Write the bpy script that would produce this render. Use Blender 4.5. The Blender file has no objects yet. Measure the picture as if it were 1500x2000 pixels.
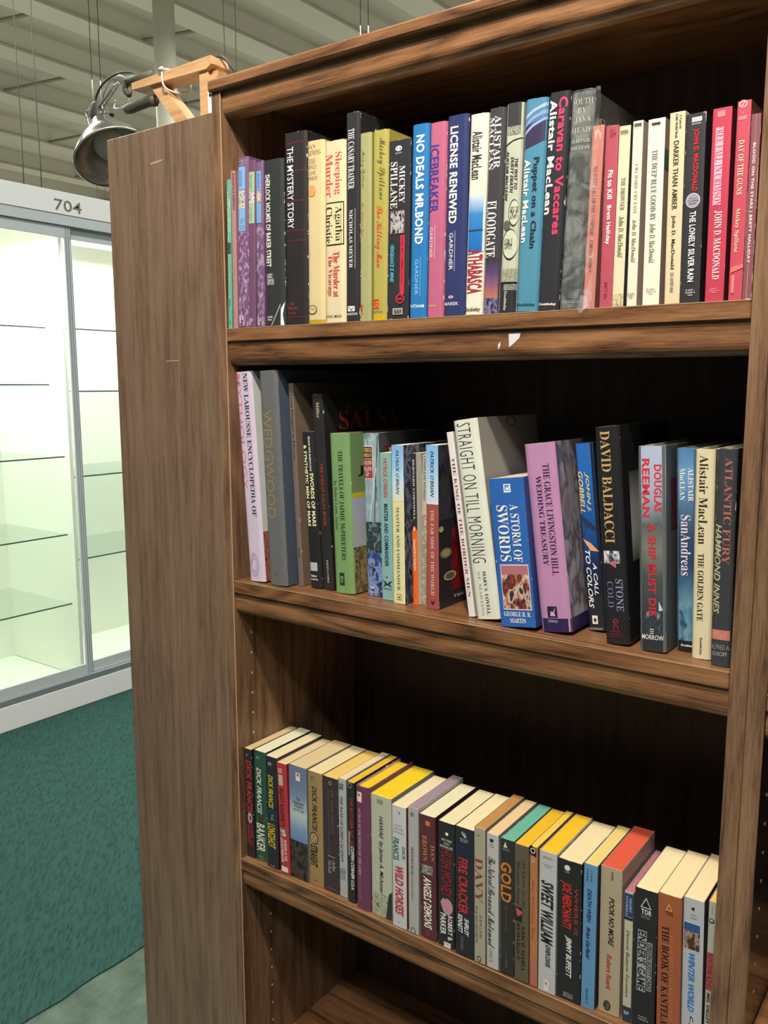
import bpy, bmesh, math, random
from mathutils import Vector, Matrix
random.seed(7)
sc = bpy.context.scene
COL = sc.collection
# ------------------------------------------------------------ camera
cam_d = bpy.data.cameras.new('camera'); cam = bpy.data.objects.new('camera', cam_d); COL.objects.link(cam)
CR, CU, CF = Vector((0.808975, 0.587842, -0.001332)), Vector((-0.084646, 0.118729, 0.989312)), Vector((-0.581717, 0.800216, -0.145807))
cam.matrix_world = Matrix(((CR[0], CU[0], -CF[0], 0.91312), (CR[1], CU[1], -CF[1], -0.87630), (CR[2], CU[2], -CF[2], 1.42), (0, 0, 0, 1)))
cam_d.sensor_fit = 'VERTICAL'; cam_d.sensor_height = 24; cam_d.lens = 24 * 1679.82 / 2000
cam_d.clip_start = .05; cam_d.clip_end = 100
sc.camera = cam
# ------------------------------------------------------------ world, lights, exposure
sc.view_settings.view_transform = 'Standard'; sc.view_settings.look = 'None'
sc.cycles.transparent_max_bounces = 32; sc.view_settings.gamma = 1; sc.view_settings.use_curve_mapping = False
sc.view_settings.exposure = 0.45
wd = bpy.data.worlds.new('world'); sc.world = wd; wd.use_nodes = True
wd.node_tree.nodes['Background'].inputs[0].default_value = (.80, .84, .80, 1)
wd.node_tree.nodes['Background'].inputs[1].default_value = .07
def area(name, loc, size, energy, color, rot=(0, 0, 0)):
    l = bpy.data.lights.new(name, 'AREA'); l.shape = 'RECTANGLE'; l.size, l.size_y = size; l.energy = energy; l.color = color
    o = bpy.data.objects.new(name, l); COL.objects.link(o); o.location = loc; o.rotation_euler = rot; return o
# fluorescent strips under the roof of the hall
for ix, x in enumerate((-7.5, -4.2, -.4, 3.2)):
    for iy, y in enumerate((-4.5, 1.2, 6.5)):
        area('hall_and_fill_light', (x, y, 4.7), (.35, 2.6), (14, 95, 110)[iy] * (1, 1, .8, .4)[ix], (.95, 1.0, .92))
area('hall_and_fill_light', (.9, -2.6, 4.2), (2.4, .35), 85, (1.0, .98, .95))  # unseen frontal fill, added to brighten the spines evenly
for ix, x in enumerate((-14.5, -10.8, -7.2, -3.6, 0)):  # upward fill lights in mid-air, added to brighten the ceiling
    for iy, y in enumerate((-2.5, 3.5, 9.5)):
        area('ceiling_fill', (x, y, 3.3), (2.6, 5), (26, 34, 38)[iy], (1.0, .99, .88), (math.pi, 0, 0))
# clip-on shop lamp in front of and above the bookcase
pl = bpy.data.lights.new('shop_lamp', 'SPOT'); pl.energy = 98; pl.color = (1.0, .89, .76); pl.shadow_soft_size = .045
pl.spot_size = math.radians(120); pl.spot_blend = .6
po = bpy.data.objects.new('shop_lamp', pl); COL.objects.link(po); po.location = (.72, -.74, 2.72)
po.rotation_euler = (Vector((.42, .05, 1.25)) - po.location).to_track_quat('-Z', 'Y').to_euler()
# tubes inside the display case
for y in (.72, 2.0):
    area('case_light', (-2.62, y, 2.04), (.34, 1.1), 17, (1.0, .99, .93))

# ------------------------------------------------------------ materials
def lin(c):
    if isinstance(c, str): c = [int(c[i:i+2], 16) / 255 for i in (0, 2, 4)]
    return tuple(x / 12.92 if x <= .04045 else ((x + .055) / 1.055) ** 2.4 for x in c) + (1,)
MC = {}
def newmat(name, rough=.5, spec=.5):
    m = bpy.data.materials.new(name); m.use_nodes = True; nt = m.node_tree; b = nt.nodes['Principled BSDF']
    b.inputs['Roughness'].default_value = rough; b.inputs['Specular IOR Level'].default_value = spec
    return m, nt, b
def N(nt, t, **k):
    n = nt.nodes.new('ShaderNode' + t)
    for a, v in k.items():
        if a in n.inputs.keys() if hasattr(n.inputs, 'keys') else False: n.inputs[a].default_value = v
        else: setattr(n, a, v)
    return n
def ramp(nt, cols, pos=None, interp='LINEAR'):
    r = nt.nodes.new('ShaderNodeValToRGB'); e = r.color_ramp; e.interpolation = interp
    n = len(cols)
    while len(e.elements) < n: e.elements.new(.5)
    for i, c in enumerate(cols):
        e.elements[i].position = pos[i] if pos else i / max(1, n - 1)
        e.elements[i].color = lin(c)
    return r
def plain(c, rough=.5, metal=0, spec=.5):
    k = ('plain', c, rough, metal, spec)
    if k in MC: return MC[k]
    m, nt, b = newmat('paint_' + str(c), rough, spec); b.inputs['Base Color'].default_value = lin(c); b.inputs['Metallic'].default_value = metal
    MC[k] = m; return m
def cover(c, rough=.38, wear=.15, cloth=False, side=False):
    k = ('cover', c, rough, wear, cloth, side)
    if k in MC: return MC[k]
    m, nt, b = newmat('cover_' + c, rough, .5); L = nt.links.new
    tc = N(nt, 'TexCoord'); g = N(nt, 'SeparateXYZ'); L(tc.outputs['Generated'], g.inputs[0])
    def edge(sock, f):   # distance to the nearest end, 0..f
        a = N(nt, 'Math', operation='SUBTRACT'); a.inputs[0].default_value = 1; L(sock, a.inputs[1])
        mi = N(nt, 'Math', operation='MINIMUM'); L(sock, mi.inputs[0]); L(a.outputs[0], mi.inputs[1])
        d = N(nt, 'Math', operation='DIVIDE'); L(mi.outputs[0], d.inputs[0]); d.inputs[1].default_value = f; return d.outputs[0]
    ez = edge(g.outputs[2], .010); ex = edge(g.outputs[1 if side else 0], .07)
    mn = N(nt, 'Math', operation='MINIMUM'); L(ez, mn.inputs[0]); L(ex, mn.inputs[1])
    oi = N(nt, 'ObjectInfo'); no = N(nt, 'TexNoise', noise_dimensions='4D'); no.inputs['Scale'].default_value = 130; no.inputs['Detail'].default_value = 3
    L(tc.outputs['Object'], no.inputs['Vector'])
    w = N(nt, 'Math', operation='MULTIPLY'); L(oi.outputs['Random'], w.inputs[0]); w.inputs[1].default_value = 40; L(w.outputs[0], no.inputs['W'])
    # worn when noise - edge distance > threshold
    s = N(nt, 'Math', operation='SUBTRACT'); L(no.outputs[0], s.inputs[0])
    mm = N(nt, 'Math', operation='MULTIPLY'); L(mn.outputs[0], mm.inputs[0]); mm.inputs[1].default_value = .25; L(mm.outputs[0], s.inputs[1])
    t = N(nt, 'MapRange'); t.inputs[1].default_value = .64 - .13 * wear; t.inputs[2].default_value = .67 - .13 * wear; L(s.outputs[0], t.inputs[0])
    mx = N(nt, 'Mix', data_type='RGBA'); mx.inputs[6].default_value = lin(c); mx.inputs[7].default_value = lin('cfc9bc'); L(t.outputs[0], mx.inputs[0])
    # soft tone variation of the printed paper
    n2 = N(nt, 'TexNoise'); n2.inputs['Scale'].default_value = 18 if not cloth else 700; L(tc.outputs['Object'], n2.inputs['Vector'])
    r2 = N(nt, 'MapRange'); r2.inputs[3].default_value = .88 if not cloth else .7; r2.inputs[4].default_value = 1.12 if not cloth else 1.3; L(n2.outputs[0], r2.inputs[0])
    hs = N(nt, 'HueSaturation'); L(mx.outputs[2], hs.inputs['Color']); L(r2.outputs[0], hs.inputs['Value'])
    L(hs.outputs[0], b.inputs['Base Color'])
    MC[k] = m; return m
def picture(cols, scale):
    k = ('pic', tuple(cols), scale)
    if k in MC: return MC[k]
    m, nt, b = newmat('print_picture', .35); L = nt.links.new
    tc = N(nt, 'TexCoord'); mp = N(nt, 'Mapping'); mp.inputs['Scale'].default_value = (1, 1, .55); L(tc.outputs['Object'], mp.inputs[0])
    no = N(nt, 'TexNoise', noise_dimensions='4D'); no.inputs['Scale'].default_value = scale * 10; no.inputs['Detail'].default_value = 4; no.inputs['Distortion'].default_value = .25
    oi = N(nt, 'ObjectInfo'); w = N(nt, 'Math', operation='MULTIPLY'); L(oi.outputs['Random'], w.inputs[0]); w.inputs[1].default_value = 30; L(w.outputs[0], no.inputs['W'])
    L(mp.outputs[0], no.inputs['Vector']); n = len(cols)
    r = ramp(nt, cols, [.38 + .24 * i / max(1, n - 1) for i in range(n)]); L(no.outputs[0], r.inputs[0]); L(r.outputs[0], b.inputs['Base Color'])
    MC[k] = m; return m
def gradient(cols):
    k = ('grad', tuple(cols))
    if k in MC: return MC[k]
    m, nt, b = newmat('print_gradient', .35); L = nt.links.new
    tc = N(nt, 'TexCoord'); g = N(nt, 'SeparateXYZ'); L(tc.outputs['Generated'], g.inputs[0])
    no = N(nt, 'TexNoise'); no.inputs['Scale'].default_value = 60; no.inputs['Detail'].default_value = 3; L(tc.outputs['Object'], no.inputs['Vector'])
    a = N(nt, 'Math', operation='MULTIPLY_ADD'); L(no.outputs[0], a.inputs[0]); a.inputs[1].default_value = .12; a.inputs[2].default_value = -.06
    s = N(nt, 'Math', operation='ADD'); L(g.outputs[2], s.inputs[0]); L(a.outputs[0], s.inputs[1])
    r = ramp(nt, list(cols)[::-1]); L(s.outputs[0], r.inputs[0]); L(r.outputs[0], b.inputs['Base Color'])
    MC[k] = m; return m
def pages(c):
    k = ('pages', c)
    if k in MC: return MC[k]
    m, nt, b = newmat('pages_' + c, .85, .2); L = nt.links.new
    tc = N(nt, 'TexCoord'); mp = N(nt, 'Mapping'); mp.inputs['Scale'].default_value = (2600, 9, 9); L(tc.outputs['Object'], mp.inputs[0])
    no = N(nt, 'TexNoise'); no.inputs['Scale'].default_value = 1; no.inputs['Detail'].default_value = 1; L(mp.outputs[0], no.inputs['Vector'])
    r = N(nt, 'MapRange'); r.inputs[3].default_value = .82; r.inputs[4].default_value = 1.12; L(no.outputs[0], r.inputs[0])
    n2 = N(nt, 'TexNoise'); n2.inputs['Scale'].default_value = 25; L(tc.outputs['Object'], n2.inputs['Vector'])
    r3 = N(nt, 'MapRange'); r3.inputs[3].default_value = .9; r3.inputs[4].default_value = 1.06; L(n2.outputs[0], r3.inputs[0])
    mu = N(nt, 'Math', operation='MULTIPLY'); L(r.outputs[0], mu.inputs[0]); L(r3.outputs[0], mu.inputs[1])
    hs = N(nt, 'HueSaturation'); hs.inputs['Color'].default_value = lin(c); L(mu.outputs[0], hs.inputs['Value']); L(hs.outputs[0], b.inputs['Base Color'])
    MC[k] = m; return m
def wood(name, axis, dark, mid, light, rough=.38, ring=7, grain=1.0):
    """axis = direction of the grain; cathedral figure from a distorted stretched field, pores on top"""
    m, nt, b = newmat(name, rough, .45); L = nt.links.new
    tc = N(nt, 'TexCoord')
    oi = N(nt, 'ObjectInfo'); of = N(nt, 'VectorMath', operation='SCALE'); L(oi.outputs['Location'], of.inputs[0]); of.inputs['Scale'].default_value = 0
    geo = N(nt, 'NewGeometry')
    def mapped(sa, sc_):
        mp = N(nt, 'Mapping'); s = [sc_] * 3; s[axis] = sa; mp.inputs['Scale'].default_value = s; L(geo.outputs['Position'], mp.inputs[0]); return mp.outputs[0]
    fig = N(nt, 'TexNoise'); fig.inputs['Scale'].default_value = 1; fig.inputs['Detail'].default_value = 1.5; fig.inputs['Distortion'].default_value = .4; L(mapped(1.9, 13), fig.inputs['Vector'])
    k = N(nt, 'Math', operation='MULTIPLY'); L(fig.outputs[0], k.inputs[0]); k.inputs[1].default_value = ring
    fr = N(nt, 'Math', operation='PINGPONG'); L(k.outputs[0], fr.inputs[0]); fr.inputs[1].default_value = .5
    pore = N(nt, 'TexNoise'); pore.inputs['Scale'].default_value = 1; pore.inputs['Detail'].default_value = 4; pore.inputs['Roughness'].default_value = .7; L(mapped(26, 420), pore.inputs['Vector'])
    sm = N(nt, 'TexNoise'); sm.inputs['Scale'].default_value = 1; sm.inputs['Detail'].default_value = 3; L(mapped(3.2, 90), sm.inputs['Vector'])
    a = N(nt, 'Math', operation='MULTIPLY_ADD'); L(fr.outputs[0], a.inputs[0]); a.inputs[1].default_value = .7 * grain; a.inputs[2].default_value = .0
    a2 = N(nt, 'Math', operation='MULTIPLY_ADD'); L(sm.outputs[0], a2.inputs[0]); a2.inputs[1].default_value = .9; L(a.outputs[0], a2.inputs[2])
    a3 = N(nt, 'Math', operation='MULTIPLY_ADD'); L(pore.outputs[0], a3.inputs[0]); a3.inputs[1].default_value = .95; L(a2.outputs[0], a3.inputs[2])
    mr = N(nt, 'MapRange'); mr.inputs[1].default_value = .75; mr.inputs[2].default_value = 1.42; L(a3.outputs[0], mr.inputs[0])
    r = ramp(nt, [dark, mid, light], [0, .45, 1]); L(mr.outputs[0], r.inputs[0]); L(r.outputs[0], b.inputs['Base Color'])
    bp = N(nt, 'Bump'); bp.inputs['Strength'].default_value = .12; bp.inputs['Distance'].default_value = .0006; L(pore.outputs[0], bp.inputs['Height']); L(bp.outputs[0], b.inputs['Normal'])
    return m
M_oakH = wood('oak_laminate_horizontal', 0, '42291a', '785235', '986e49', .36, 9)
M_oakV = wood('oak_laminate_vertical', 2, '50392a', '7d5f47', '967659', .34, 6, .7)
M_oakD = wood('oak_laminate_shelf_top', 0, '52331f', '7c5538', '946c48', .30, 5, .6)
M_walV = wood('walnut_laminate_panel', 2, '64503f', '7d6551', '8c7260', .34, 5, .6)
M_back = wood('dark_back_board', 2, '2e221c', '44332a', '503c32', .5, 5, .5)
M_raw = wood('raw_pine', 0, 'b98f62', 'd3aa7a', 'dfb98a', .6, 3, .25)

# ------------------------------------------------------------ object helpers
def obj(name, me, mats=(), parent=None):
    o = bpy.data.objects.new(name, me); COL.objects.link(o)
    for m in (mats if isinstance(mats, (list, tuple)) else [mats]):
        if m: me.materials.append(m)
    if parent is not None: o.parent = parent
    return o
def tag(o, label, cat, group=None):
    o['label'] = label; o['category'] = cat
    if group: o['group'] = group
    return o
def empty(name, loc, label=None, cat=None, group=None, rot=(0, 0, 0)):
    o = bpy.data.objects.new(name, None); COL.objects.link(o); o.empty_display_size = .05; o.location = loc; o.rotation_euler = rot
    if label: tag(o, label, cat, group)
    return o
def mesh(name, v, f, mi=None, smooth=False):
    me = bpy.data.meshes.new(name); me.from_pydata([tuple(p) for p in v], [], f); me.update()
    if mi: me.polygons.foreach_set('material_index', mi)
    if smooth: me.polygons.foreach_set('use_smooth', [True] * len(f))
    return me
def box(name, a, b, mat, parent=None, bev=.0008):
    bm = bmesh.new(); bmesh.ops.create_cube(bm, size=1)
    for v in bm.verts: v.co = Vector(((a[0] + b[0]) / 2 + v.co.x * (b[0] - a[0]), (a[1] + b[1]) / 2 + v.co.y * (b[1] - a[1]), (a[2] + b[2]) / 2 + v.co.z * (b[2] - a[2])))
    if bev: bmesh.ops.bevel(bm, geom=bm.edges[:], offset=bev, segments=1, affect='EDGES')
    me = bpy.data.meshes.new(name); bm.to_mesh(me); bm.free()
    return obj(name, me, mat, parent)
def prism(name, pts, axis, a, b, mat, parent=None, smooth=False):
    """extrude 2D pts (the two other axes in order) along axis from a to b"""
    n = len(pts); v = []
    for t in (a, b):
        for p in pts:
            q = list(p); q.insert(axis, t); v.append(q)
    f = [tuple(range(n))[::-1], tuple(range(n, 2 * n))] + [(i, (i + 1) % n, n + (i + 1) % n, n + i) for i in range(n)]
    me = mesh(name, v, f); bm = bmesh.new(); bm.from_mesh(me); bmesh.ops.recalc_face_normals(bm, faces=bm.faces); bm.to_mesh(me); bm.free()
    return obj(name, me, mat, parent)
def tube(name, pts, r, mat, parent=None, seg=8, smooth_n=0, radii=None):
    P = [Vector(p) for p in pts]
    if smooth_n:
        Q = []
        for i in range(len(P) - 1):
            p0 = P[max(i - 1, 0)]; p1 = P[i]; p2 = P[i + 1]; p3 = P[min(i + 2, len(P) - 1)]
            for k in range(smooth_n):
                t = k / smooth_n
                Q.append(.5 * ((2 * p1) + (-p0 + p2) * t + (2 * p0 - 5 * p1 + 4 * p2 - p3) * t * t + (-p0 + 3 * p1 - 3 * p2 + p3) * t ** 3))
        Q.append(P[-1]); P = Q
    v, f = [], []; up = Vector((0, 0, 1)); prev = None
    for i, p in enumerate(P):
        d = (P[min(i + 1, len(P) - 1)] - P[max(i - 1, 0)]).normalized()
        if prev is None:
            s = d.cross(up if abs(d.z) < .9 else Vector((1, 0, 0))).normalized()
        else:
            s = (prev - d * prev.dot(d)).normalized()
        prev = s; t = d.cross(s); rr = radii[i] if radii else r
        for k in range(seg):
            a = 2 * math.pi * k / seg; v.append(p + (s * math.cos(a) + t * math.sin(a)) * rr)
    for i in range(len(P) - 1):
        for k in range(seg): f.append((i * seg + k, i * seg + (k + 1) % seg, (i + 1) * seg + (k + 1) % seg, (i + 1) * seg + k))
    f.append(tuple(range(seg))[::-1]); f.append(tuple(range((len(P) - 1) * seg, len(P) * seg)))
    return obj(name, mesh(name, v, f, smooth=True), mat, parent)
def lathe(name, prof, origin, axis, mat, parent=None, seg=40):
    """prof = [(radius, distance along axis)]"""
    axis = Vector(axis).normalized(); s = axis.orthogonal().normalized(); t = axis.cross(s); O = Vector(origin); v, f = [], []
    for r, h in prof:
        for k in range(seg):
            a = 2 * math.pi * k / seg; v.append(O + axis * h + (s * math.cos(a) + t * math.sin(a)) * r)
    for i in range(len(prof) - 1):
        for k in range(seg): f.append((i * seg + k, i * seg + (k + 1) % seg, (i + 1) * seg + (k + 1) % seg, (i + 1) * seg + k))
    return obj(name, mesh(name, v, f, smooth=True), mat, parent)

# ------------------------------------------------------------ lettering (Blender's own built-in faces)
STY = {'b': (0x1D400, 0x1D41A, 0x1D7CE), 'B': (0x1D400, 0x1D41A, 0x1D7CE), 'i': (0x1D434, 0x1D44E, None), 's': (0x1D4D0, 0x1D4EA, None)}
OFF = {'f': .028, 'X': .03, 'n': -.012, 'c': .024, 'g': .004, 'S': .016, 'I': .016, 'Z': .022, 'b': -.004}
SHEAR = {'X': .3, 'I': .28, 'Z': .3, 'B': .3}
TXT = {}
KEEP = bpy.data.curves.new('font_holder', 'FONT')   # keeps the built-in face loaded between conversions
def glyphs(s, cut=None):
    if (s, cut) in TXT: return TXT[s, cut]
    if cut is not None:
        v, f = glyphs(s); bm = bmesh.new(); bv = [bm.verts.new((p[0], p[1], 0)) for p in v]
        for q in f:
            try: bm.faces.new([bv[i] for i in q])
            except ValueError: pass
        no = (1, 0, 0) if cut == 0 else (0, 1, 0); K_ = 10 if cut == 0 else 7
        for i in range(1, K_):
            bmesh.ops.bisect_plane(bm, geom=bm.verts[:] + bm.edges[:] + bm.faces[:], plane_co=(i / K_, i / K_, 0), plane_no=no, dist=1e-5)
        bm.verts.index_update(); TXT[s, cut] = ([(p.co.x, p.co.y) for p in bm.verts], [tuple(q.index for q in fc.verts) for fc in bm.faces]); bm.free(); return TXT[s, cut]
    st, body = (s[0], s[2:]) if len(s) > 2 and s[1] == ':' else ('g', s)
    if st in STY:
        A, a_, d = STY[st]; out = ''
        for ch in body:
            if 'A' <= ch <= 'Z': out += chr(A + ord(ch) - 65)
            elif 'a' <= ch <= 'z': out += '\u210e' if (st == 'i' and ch == 'h') else chr(a_ + ord(ch) - 97)
            elif '0' <= ch <= '9' and d: out += chr(d + ord(ch) - 48)
            else: out += ch
        body = out
    c = bpy.data.curves.new('lettering', 'FONT'); c.body = body; c.resolution_u = 2; c.offset = OFF.get(st, 0)
    c.shear = SHEAR.get(st, 0)
    if st == 'n': c.space_character = 1.15
    if st in 'cXS': c.space_character = 1.08
    if st == 'f': c.space_character = 1.06
    o = bpy.data.objects.new('lettering', c); me = bpy.data.meshes.new_from_object(o)
    v = [p.co.copy() for p in me.vertices]; f = [tuple(p.vertices) for p in me.polygons]
    bpy.data.objects.remove(o); bpy.data.meshes.remove(me); bpy.data.curves.remove(c)
    x0 = min(p.x for p in v); x1 = max(p.x for p in v); y0 = min(p.y for p in v); y1 = max(p.y for p in v)
    v = [((p.x - x0) / (x1 - x0), (p.y - y0) / (y1 - y0)) for p in v]
    TXT[s, None] = (v, f); return TXT[s, None]

# ------------------------------------------------------------ setting
def structure(o): o['kind'] = 'structure'; return o
def carpet(name, c1, c2, diag):
    m, nt, b = newmat(name, .95, .1); L = nt.links.new; tc = N(nt, 'TexCoord')
    mp = N(nt, 'Mapping', vector_type='TEXTURE'); mp.inputs['Rotation'].default_value = (0, 0, math.radians(diag)); mp.inputs['Scale'].default_value = (1 / 190, 1 / 30, 1) if diag else (1 / 14, 1 / 14, 1); L(tc.outputs['Object'], mp.inputs[0])
    no = N(nt, 'TexNoise'); no.inputs['Scale'].default_value = 1; no.inputs['Detail'].default_value = 3; L(mp.outputs[0], no.inputs['Vector'])
    vo = N(nt, 'TexVoronoi'); vo.inputs['Scale'].default_value = 1; mp2 = N(nt, 'Mapping', vector_type='TEXTURE'); mp2.inputs['Rotation'].default_value = (0, 0, math.radians(diag + 4)); mp2.inputs['Scale'].default_value = (1 / 120, 1 / 26, 1); L(tc.outputs['Object'], mp2.inputs[0]); L(mp2.outputs[0], vo.inputs['Vector'])
    f = N(nt, 'TexNoise'); f.inputs['Scale'].default_value = 420; L(tc.outputs['Object'], f.inputs['Vector'])
    a = N(nt, 'Math', operation='MULTIPLY_ADD'); L(vo.outputs['Distance'], a.inputs[0]); a.inputs[1].default_value = .55 if diag else .12; L(no.outputs[0], a.inputs[2])
    a2 = N(nt, 'Math', operation='MULTIPLY_ADD'); L(f.outputs[0], a2.inputs[0]); a2.inputs[1].default_value = .35; L(a.outputs[0], a2.inputs[2])
    r = ramp(nt, [c1, c2], [.5, 1.1 if not diag else 1.0]); mr = N(nt, 'MapRange'); mr.inputs[1].default_value = .45; mr.inputs[2].default_value = 1.15; L(a2.outputs[0], mr.inputs[0])
    r.color_ramp.elements[0].position = .1; r.color_ramp.elements[1].position = .9; L(mr.outputs[0], r.inputs[0]); L(r.outputs[0], b.inputs['Base Color'])
    bp = N(nt, 'Bump'); bp.inputs['Strength'].default_value = .7; bp.inputs['Distance'].default_value = .003; L(a2.outputs[0], bp.inputs['Height']); L(bp.outputs[0], b.inputs['Normal'])
    return m
M_teal = carpet('teal_woven_carpet', '1f3532', '32514c', 42)
M_sage = carpet('sage_plush_carpet', '47554a', '66756a', 0)
# ragged seam between the two carpets
ys = [-6 + .05 * i for i in range(281)]
sx = [-.768 + .0025 * math.sin(i * 1.7) + random.uniform(-.002, .002) for i in range(len(ys))]
v = [(x, y, 0) for x, y in zip(sx, ys)] + [(6, y, 0) for y in ys]; n = len(ys)
structure(obj('floor', mesh('floor', v, [(i, n + i, n + i + 1, i + 1) for i in range(n - 1)]), M_sage))
v = [(-18, y, 0) for y in ys] + [(x, y, .004) for x, y in zip(sx, ys)] + [(x, y, -.004) for x, y in zip(sx, ys)]
v[:n] = [(-18, y, .004) for y in ys]
structure(obj('floor', mesh('floor', v, [(i, n + i, n + i + 1, i + 1) for i in range(n - 1)] + [(n + i, 2 * n + i, 2 * n + i + 1, n + i + 1) for i in range(n - 1)]), M_teal))
M_wall = plain('9c9a8a', .8, 0, .2)
M_deck = plain('a29e8b', .8, 0, .2); M_beam = plain('bdb9a6', .75, 0, .2); M_flange = plain('aaa693', .75, 0, .2); M_beam2 = plain('7c7966', .8, 0, .2)
structure(box('wall_left', (-18.2, -6, 0), (-18, 18, 5.8), M_wall, None, 0))
structure(box('wall_back', (-18, 18, 0), (6, 18.2, 5.8), M_wall, None, 0))
ceil = structure(box('ceiling', (-18, -6, 5.6), (6, 18, 5.75), M_deck, None, 0))
xb = [-16.9, -15.45, -14, -12.25, -10.5, -8.97, -7.6, -6.5, -5.4, -4.3, -3.1, -1.6, 0, 1.6, 3.2]
for i, x in enumerate(xb):
    box('beam', (x - .16, -6, 5.36), (x, 18, 5.60), M_beam, ceil, 0)
    box('beam_flange', (x - .34, -6, 5.33), (x + .03, 18, 5.358), M_flange, ceil, 0)
for i in range(len(xb) - 1):
    for y in ((1.9, 4.7, 7.9, 11.2) if i % 2 else (3.3, 6.1, 9.6, 13.5)):
        tube('brace', [(xb[i] + .02, y, 5.37), (xb[i + 1] - .2, y + .55, 5.52)], .022, M_beam2, ceil, 6)
# steel column
col = empty('steel_column', (-5.92, 4.98, 0), 'round pale steel column rising to the roof behind the display case', 'column')
tube('shaft', [(0, 0, .02), (0, 0, 5.34)], .102, plain('cfccbb', .6), col, 28)
tube('base_plate', [(0, 0, 0), (0, 0, .02)], .2, plain('cfccbb', .6), col, 4)
# suspended cables
cables = [((-.846, .532), 6.0, 'left cable of the pair hanging above the display case sign'), ((-.8375, .5465), 6.0, 'right cable of the pair hanging above the display case sign'),
          ((-.806, .592), 10.4, 'left cable of the far pair hanging behind the reflector lamp'), ((-.801, .599), 10.4, 'right cable of the far pair hanging behind the reflector lamp'),
          ((-.717, .697), 7.0, 'left cable of the pair hanging right of the wooden arm'), ((-.709, .706), 7.0, 'right cable of the pair hanging right of the wooden arm'),
          ((-.608, .794), 8.5, 'left cable of the pair above the middle of the bookcase top'), ((-.601, .799), 8.5, 'right cable of the pair above the middle of the bookcase top')]
for (dx, dy), D, lab in cables:
    x, y = cam.matrix_world.translation.x + dx * D, cam.matrix_world.translation.y + dy * D
    pts = [(random.uniform(-.004, .004), random.uniform(-.004, .004), 2.55 + i * (5.6 - 2.55) / 12) for i in range(13)]
    o = tube('hanging_cable', pts, .0022 + D * .0002, plain('4e4c40', .7), None, 5); o.location = (x, y, 0); tag(o, 'thin ' + lab, 'cable')

# ------------------------------------------------------------ glass display case
dc = empty('display_case', (-2.34, .7, 0), 'tall white glass-fronted display case with sliding doors and number 704', 'display case')
M_white = plain('efeaea', .5); M_alu = plain('a9adb0', .35, .6); M_alu2 = plain('cdd0d4', .4, .15)
M_in = plain('ecece2', .6, 0, .3)
def pane_mat(name, tint, r=.02, ior=1.4):
    m = bpy.data.materials.new(name); m.use_nodes = True; nt = m.node_tree; nt.nodes.clear(); out = N(nt, 'OutputMaterial')
    tr = N(nt, 'BsdfTransparent'); tr.inputs[0].default_value = tint; gl = N(nt, 'BsdfGlossy'); gl.inputs['Roughness'].default_value = r
    lw = N(nt, 'LayerWeight'); pw = N(nt, 'Math', operation='POWER'); pw.inputs[1].default_value = 5; fr = N(nt, 'Math', operation='MULTIPLY_ADD'); fr.inputs[1].default_value = (ior - 1) * 1.4; fr.inputs[2].default_value = .03
    mx = N(nt, 'MixShader'); L = nt.links.new; L(lw.outputs['Facing'], pw.inputs[0]); L(pw.outputs[0], fr.inputs[0]); L(fr.outputs[0], mx.inputs[0]); L(tr.outputs[0], mx.inputs[1]); L(gl.outputs[0], mx.inputs[2]); L(mx.outputs[0], out.inputs[0]); return m
gm = pane_mat('door_glass', (.97, .985, .975, 1)); gs = pane_mat('green_shelf_glass', (.955, .98, .965, 1), .05, 1.14)
ge = plain('4f6a5c', .3)
def cbox(name, a, b, m, bev=.001, par=None):
    return box(name, (a[0] + 2.34, a[1] - .7, a[2]), (b[0] + 2.34, b[1] - .7, b[2]), m, par or dc, bev)
Y0c, Y1c, Ym = .08, 2.66, 1.372
cbox('fascia', (-2.36, Y0c, 2.122), (-2.34, Y1c, 2.213), M_white)
cbox('fascia_rail', (-2.375, Y0c, 2.079), (-2.343, Y1c, 2.122), M_alu2)
cbox('roof_panel', (-2.95, Y0c, 2.13), (-2.36, Y1c, 2.15), M_white)
cbox('back_panel', (-2.95, Y0c, .10), (-2.93, Y1c, 2.13), M_in)
cbox('end_panel', (-2.93, Y0c, .10), (-2.375, Y0c + .02, 2.13), M_in)
cbox('end_panel', (-2.93, Y1c - .02, .10), (-2.375, Y1c, 2.13), M_in)
cbox('partition', (-2.93, Ym - .03, .12), (-2.39, Ym - .012, 2.13), M_in)
cbox('deck_panel', (-2.93, Y0c, .10), (-2.375, Y1c, .118), M_in)
cbox('plinth', (-2.90, Y0c, .004), (-2.342, Y1c, .108), M_white)
cbox('bottom_track', (-2.385, Y0c, .108), (-2.345, Y1c, .135), M_alu)
cbox('case_lamp', (-2.8, Y0c + .1, 2.085), (-2.46, Ym - .1, 2.11), plain('ecece4', .5)); cbox('case_lamp', (-2.8, Ym + .1, 2.085), (-2.46, Y1c - .1, 2.11), plain('ecece4', .5))
for (ya, yb, xo) in ((Y0c + .02, Ym + .004, -2.352), (Ym - .012, Y1c - .02, -2.366)):
    d = cbox('sliding_door', (xo - .012, ya, 2.03), (xo, yb, 2.079), M_alu2)         # top rail carries the rest of the leaf
    cbox('door_rail', (xo - .012, ya, .135), (xo, yb, .185), M_alu2, .001, d)
    cbox('door_stile', (xo - .012, ya, .185), (xo, ya + .03, 2.03), M_alu2, .001, d)
    cbox('door_stile', (xo - .012, yb - .03, .185), (xo, yb, 2.03), M_alu2, .001, d)
    cbox('glass_pane', (xo - .008, ya + .028, .183), (xo - .004, yb - .028, 2.032), gm, 0, d)
    for q in d.children: q.matrix_parent_inverse = Matrix()
for k in range(3):
    cbox('door_groove', (-2.3525, Ym - .018 + .011 * k, .14), (-2.350, Ym - .016 + .011 * k, 2.075), plain('8b9092', .4), 0)
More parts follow.
